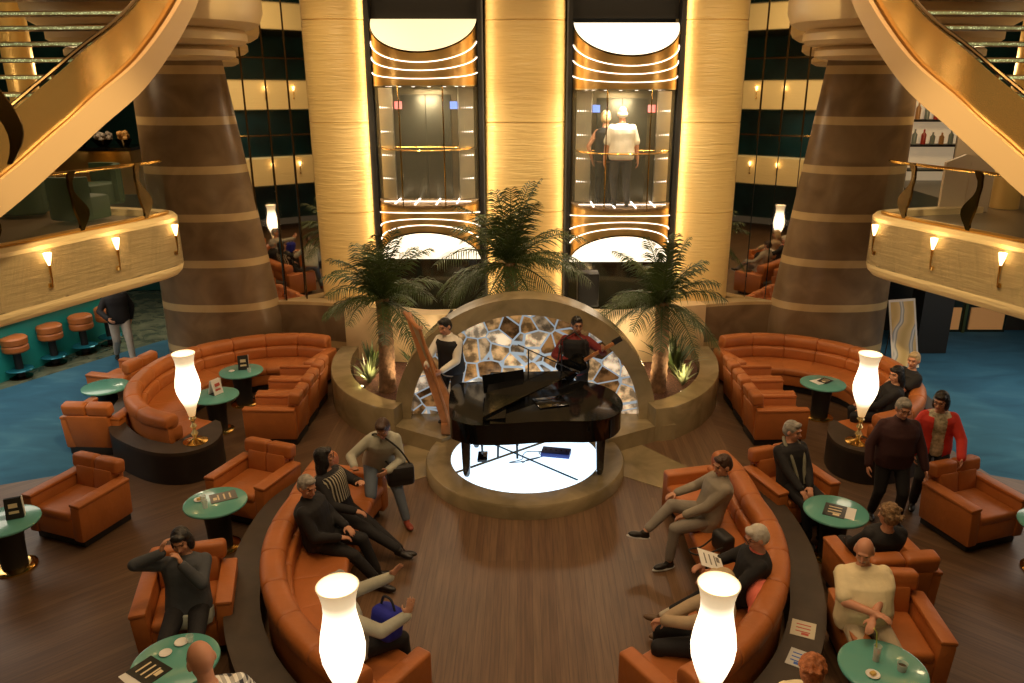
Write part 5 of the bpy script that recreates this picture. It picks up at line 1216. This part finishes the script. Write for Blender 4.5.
# 10 bald plaid man
sit_at(-2.28, 4.62, -.55, .83, 'bald man in black and white plaid shirt, seen from above at the bottom left', dict(scale=1.14, top=plaid('plaid cloth'), bot=blackc, hairs='bald', skin=skin_c, build=1.15, head=(10, -20, 0), neck=(0, .06, 1.04), lh=(-.18, .38, .66), rh=(.18, .38, .66), glasses=True))
# 11 right sofa grey jacket
g1, gi1 = sit_at(2.20, 8.08, -.97, -.12, 'dark haired person in taupe grey jacket, legs crossed, on the right front sofa', dict(fwd=.08, top=greyj, bot=greyt, hairs='short', hairm=hair_brown, head=(16, -12, 0), neck=(0, -.14, 1.05), rh=(.30, .28, .72), lh=(-.10, .30, .66), rf=(-.02, .74, .42), rk=(.1, .2, 1), lf=(-.16, .48, .09), collar=True, solew=True, hem=-.16, rfd=(0, 1, .2), topname='jacket', leglen=.86))
# 12 reading
r2, i2 = sit_at(2.26, 6.66, -.93, .05, 'white haired person in black with coral collar reading on the right front sofa', dict(fwd=.08, top=blackc, bot=blackc, hairm=hair_white, skin=skin_c, glasses=True, head=(8, -22, 0), neck=(0, -.10, 1.02), rh=(.10, .38, .78), lh=(-.14, .36, .74), rf=(.04, .86, .16), lf=(-.10, .80, .09), shoe=mat('brown shoe', (.14, .08, .04), .5), leglen=.72))
m = MB(); m.tube([i2['neck']+Vector((.07*math.cos(a), .065*math.sin(a)+.01, .0+.02*math.sin(a))) for a in [2*PI*k/16 for k in range(17)]], .016, 8); m.build('coral_collar', cloth('coral', (.75, .17, .11)), r2)
m = MB()
for q in (-1, 1): m.cap(i2['FT'][q], i2['FT'][q].lerp(i2['KN'][q], .34), .042, .047)
m.build('pale_socks', cloth('sock', (.5, .45, .36)), r2)
pp = booklet((1.84, 6.74, .86), r2.rotation_euler.z, white, 'newspaper sheet held by the white haired reader on the right front sofa', .30, .24, cover=mat('grey print', (.16, .15, .13), .4), t=.004, cat='newspaper', name='newspaper'); pp.rotation_euler.x = R(18)
cj = MB(); cj.ell((0, 0, 0), (.13, .20, .15), None, 18, 12); cj.ell((.02, .1, .06), (.11, .10, .11)); cj.ell((-.05, -.12, -.05), (.10, .12, .08))
o = remesh(cj, 'folded_jacket', [cloth('coral', (.75, .17, .11))], None, .014, 4); o.location = (2.24, 6.34, .68); tag(o, 'coral red folded jacket on the sofa beside the white haired reader', 'jacket')
hb = thing('handbag', 'small dark handbag with looped strap on the right front sofa seat', 'bag', (2.12, 7.48, .465), .4); m = MB(); m.box((.05, 0, .12), (.16, .26, .22), bev=.05, seg=3); m.build('bag_body', blackr, hb)
m = MB(); m.tube(spline([(-.02, -.1, .12), (-.2, -.02, .03), (-.3, .06, .02), (-.28, .14, .02), (-.14, .12, .03), (-.02, .08, .14)], 5), .010, 6); m.build('strap', blackr, hb)
# 13 beige lace
sit_at(1.66, 5.92, -.96, .22, 'person in beige lace top, head hidden by the right front lamp, hands folded', dict(top=beigec, bot=blackc, hairm=hair_blonde, hairs='bob', head=(0, -6, 0), neck=(0, -.08, 1.03), rh=(.02, .40, .72), lh=(-.04, .40, .74), re=(1, .2, -.3), le=(-1, .2, -.3), lf=(-.1, .42, .09), rf=(.1, .44, .09)))
# 14 scarf person
s4, i4 = sit_at(3.36, 8.84, .33, -.95, 'grey haired person in dark top with a long grey scarf in a right armchair', dict(top=blackc, bot=blackc, hairs='short', hairm=hair_grey, skin=skin_c, head=(28, -8, 0), neck=(0, -.14, 1.06), lh=(-.04, .26, .66), rh=(-.12, .36, .64) if False else (.14, .34, .66), lf=(-.1, .5, .09), rf=(.1, .5, .09)))
m = MB()
for q in (-1, 1): m.tube(spline([i4['neck']+Vector((q*.03, -.09, .04)), i4['neck']+Vector((q*.09, .02, .02)), i4['neck']+Vector((q*.09, .17, -.10)), i4['neck']+Vector((q*.06, .25, -.28)), i4['neck']+Vector((q*.05, .31, -.42))], 4), .022, 8)
m.build('scarf', cloth('grey scarf', (.22, .21, .15)), s4)
# 15 standing man
sit_at(4.58, 8.86, -.10, -1, 'man in dark maroon shirt and black trousers walking past the far right lamp', dict(stand=True, build=1.16, belly=.03, top=maroon, bot=blackc, hairm=hair_grey, glasses=True, hairs='short', skin=skin_c, head=(0, -16, 0), rh=(.32, .10, .86), lh=(-.34, .16, .84), lf=(-.12, .10, .09), rf=(.12, -.12, .09), collar=True))
# 16 red cardigan woman
sit_at(5.30, 9.28, -.30, -.95, 'dark haired person in red cardigan with a hand on the empty right armchair', dict(stand=True, build=.95, hip=(0, 0, .88), neck=(.02, .08, 1.38), top=mat('floral cloth', (.50, .42, .28), .8, noise_s=18, noise_amt=.6), cardigan=redc, bot=blackc, hairs='bob', hairm=hair_black, skin=skin_c, glasses=True, head=(-25, -12, 0), lh=(-.24, .40, .92), rh=(.26, .14, .80), lf=(-.1, .0, .09), rf=(.16, .12, .09)))
# 17, 18 on the right banquette end
sit_at(5.44, 10.98, -.90, .22, 'person with long black hair in dark clothes beside the far right lamp', dict(top=blackc, bot=blackc, hairs='long', hairm=hair_black, head=(40, -8, 0), neck=(0, -.08, 1.06), lh=(-.10, .34, .66), rh=(.14, .36, .66), lf=(-.1, .42, .12), rf=(.1, .42, .12)))
sit_at(5.92, 11.50, -.90, -.15, 'person with short blonde hair in black dress, rear end of the right banquette', dict(top=blackc, bot=blackc, sleeve=.4, hairs='short', hairm=hair_blonde, skin=skin_c, head=(35, -6, 0), neck=(0, -.10, 1.08), lh=(-.12, .34, .66), rh=(.14, .36, .66), lf=(-.1, .42, .12), rf=(.1, .42, .12)))
# 19 curly from behind
sit_at(3.70, 7.20, -.10, 1, 'curly haired person in black seen from behind in the right armchair', dict(top=blackc, bot=blackc, hairs='curly', hairm=hair_curly, head=(15, -6, 0), neck=(0, -.13, 1.0)))
# 20 cream t-shirt man
sit_at(3.17, 6.22, -.02, -1, 'bald moustached man in cream t-shirt and khaki trousers in the lower right armchair', dict(top=creamc, bot=khaki, build=1.24, belly=.07, sleeve=.5, skin=skin_c, hairs='balding', hairm=hair_white, mous=True, brow=False, head=(-28, -14, 0), neck=(0, -.14, 1.06), rh=(.05, .30, .86), lh=(.06, .33, .82), re=(1, -.2, -.5), le=(-1, -.2, -.5), lf=(-.16, .50, .09), rf=(.16, .50, .09), collar=False))
# 21 ginger
sit_at(2.16, 4.84, .45, .85, 'ginger haired person at the bottom edge of the picture, seen from above', dict(top=creamc, bot=blackc, hairs='curly', hairm=hair_ginger, head=(0, -8, 0), neck=(0, -.04, 1.02)))
# 22 walker on the left
sit_at(-7.98, 14.85, .55, -.75, 'person in black jacket and pale trousers walking on the far left, near the bar stools', dict(stand=True, top=blackc, bot=cloth('pale trousers', (.42, .38, .33)), hairs='short', hairm=hair_brown, lf=(-.10, .28, .10), rf=(.10, -.24, .12), lh=(-.24, -.1, .86), rh=(.22, .26, 1.0), rk=(0, 1, 0)))
# ================================================================== LIGHTS
bpy.data.worlds.new('world'); SC.world = bpy.data.worlds['world']; SC.world.use_nodes = True
SC.world.node_tree.nodes['Background'].inputs[0].default_value = (1, .70, .42, 1); SC.world.node_tree.nodes['Background'].inputs[1].default_value = .05
warm = (1, .66, .36)
light('ceiling_area', 'AREA', (0, 7.5, 9.8), 260, warm, 7)
for x in (-5, 5): light('ceiling_area', 'AREA', (x, 10, 9.6), 90, warm, 3)
light('stage_spot', 'SPOT', (0, 5, 9.6), 500, (1, .74, .45), .15, target=(0, 10.2, 0), spot_size=R(34), spot_blend=.7)
light('arch_spot', 'SPOT', (0, 8, 9.6), 450, (1, .74, .45), .15, target=(0, 12.2, 1.2), spot_size=R(36), spot_blend=.7)
for x in (-1, 1):
    light('floor_spot', 'SPOT', (x*3.0, 6, 9.7), 330, warm, .2, target=(x*2.4, 7.2, 0), spot_size=R(40), spot_blend=.8)
    light('far_spot', 'SPOT', (x*4.2, 9.5, 9.7), 420, warm, .2, target=(x*4.8, 12.5, 0), spot_size=R(38), spot_blend=.8)
    light('palm_spot', 'SPOT', (x*2.2, 9.8, 9.7), 220, (1, .8, .5), .1, target=(x*2.3, 12.4, 1.5), spot_size=R(22), spot_blend=.6)
    light('carpet_light', 'AREA', (x*9.0, 13.2, 2.40), 58, (1, .86, .70), 2.5)
    light('carpet_light', 'AREA', (x*8.4, 9.8, 2.40), 46, (1, .86, .70), 2.0)
    light('pillar_wash', 'SPOT', (x*3.6, 8.5, 8.8), 800, (1, .76, .40), .2, target=(x*3.6, 15, 4.5), spot_size=R(36), spot_blend=.8)
    light('balcony_wash', 'SPOT', (x*1.5, 5.5, 8.2), 1900, (1, .72, .36), .2, target=(x*6.2, 10.5, 3.0), spot_size=R(30), spot_blend=.8)
    light('stair_wash', 'AREA', (x*3.0, 6.0, 8.8), 60, (1, .7, .35), 1.2, target=(x*5, 10, 5.5))
light('pillar_wash', 'SPOT', (0, 8.5, 8.8), 600, (1, .76, .40), .2, target=(0, 15, 4.5), spot_size=R(30), spot_blend=.8)

light('rear_wash', 'AREA', (0, 2.0, 8.6), 150, (1, .74, .4), 3, target=(0, -2, 4))
light('rear_wash', 'AREA', (0, 1.5, 4.6), 30, (1, .74, .4), 3, target=(0, -2, 2.6))
light('ring_glow', 'AREA', (0, -3.5, 4.6), 30, (.6, 1, .9), 4)
light('bar_tile_fill', 'AREA', (-8.3, 16.8, 2.5), 40, (1, .85, .6), 1.2)  # added fill to brighten the dark tile, no lamp hangs here
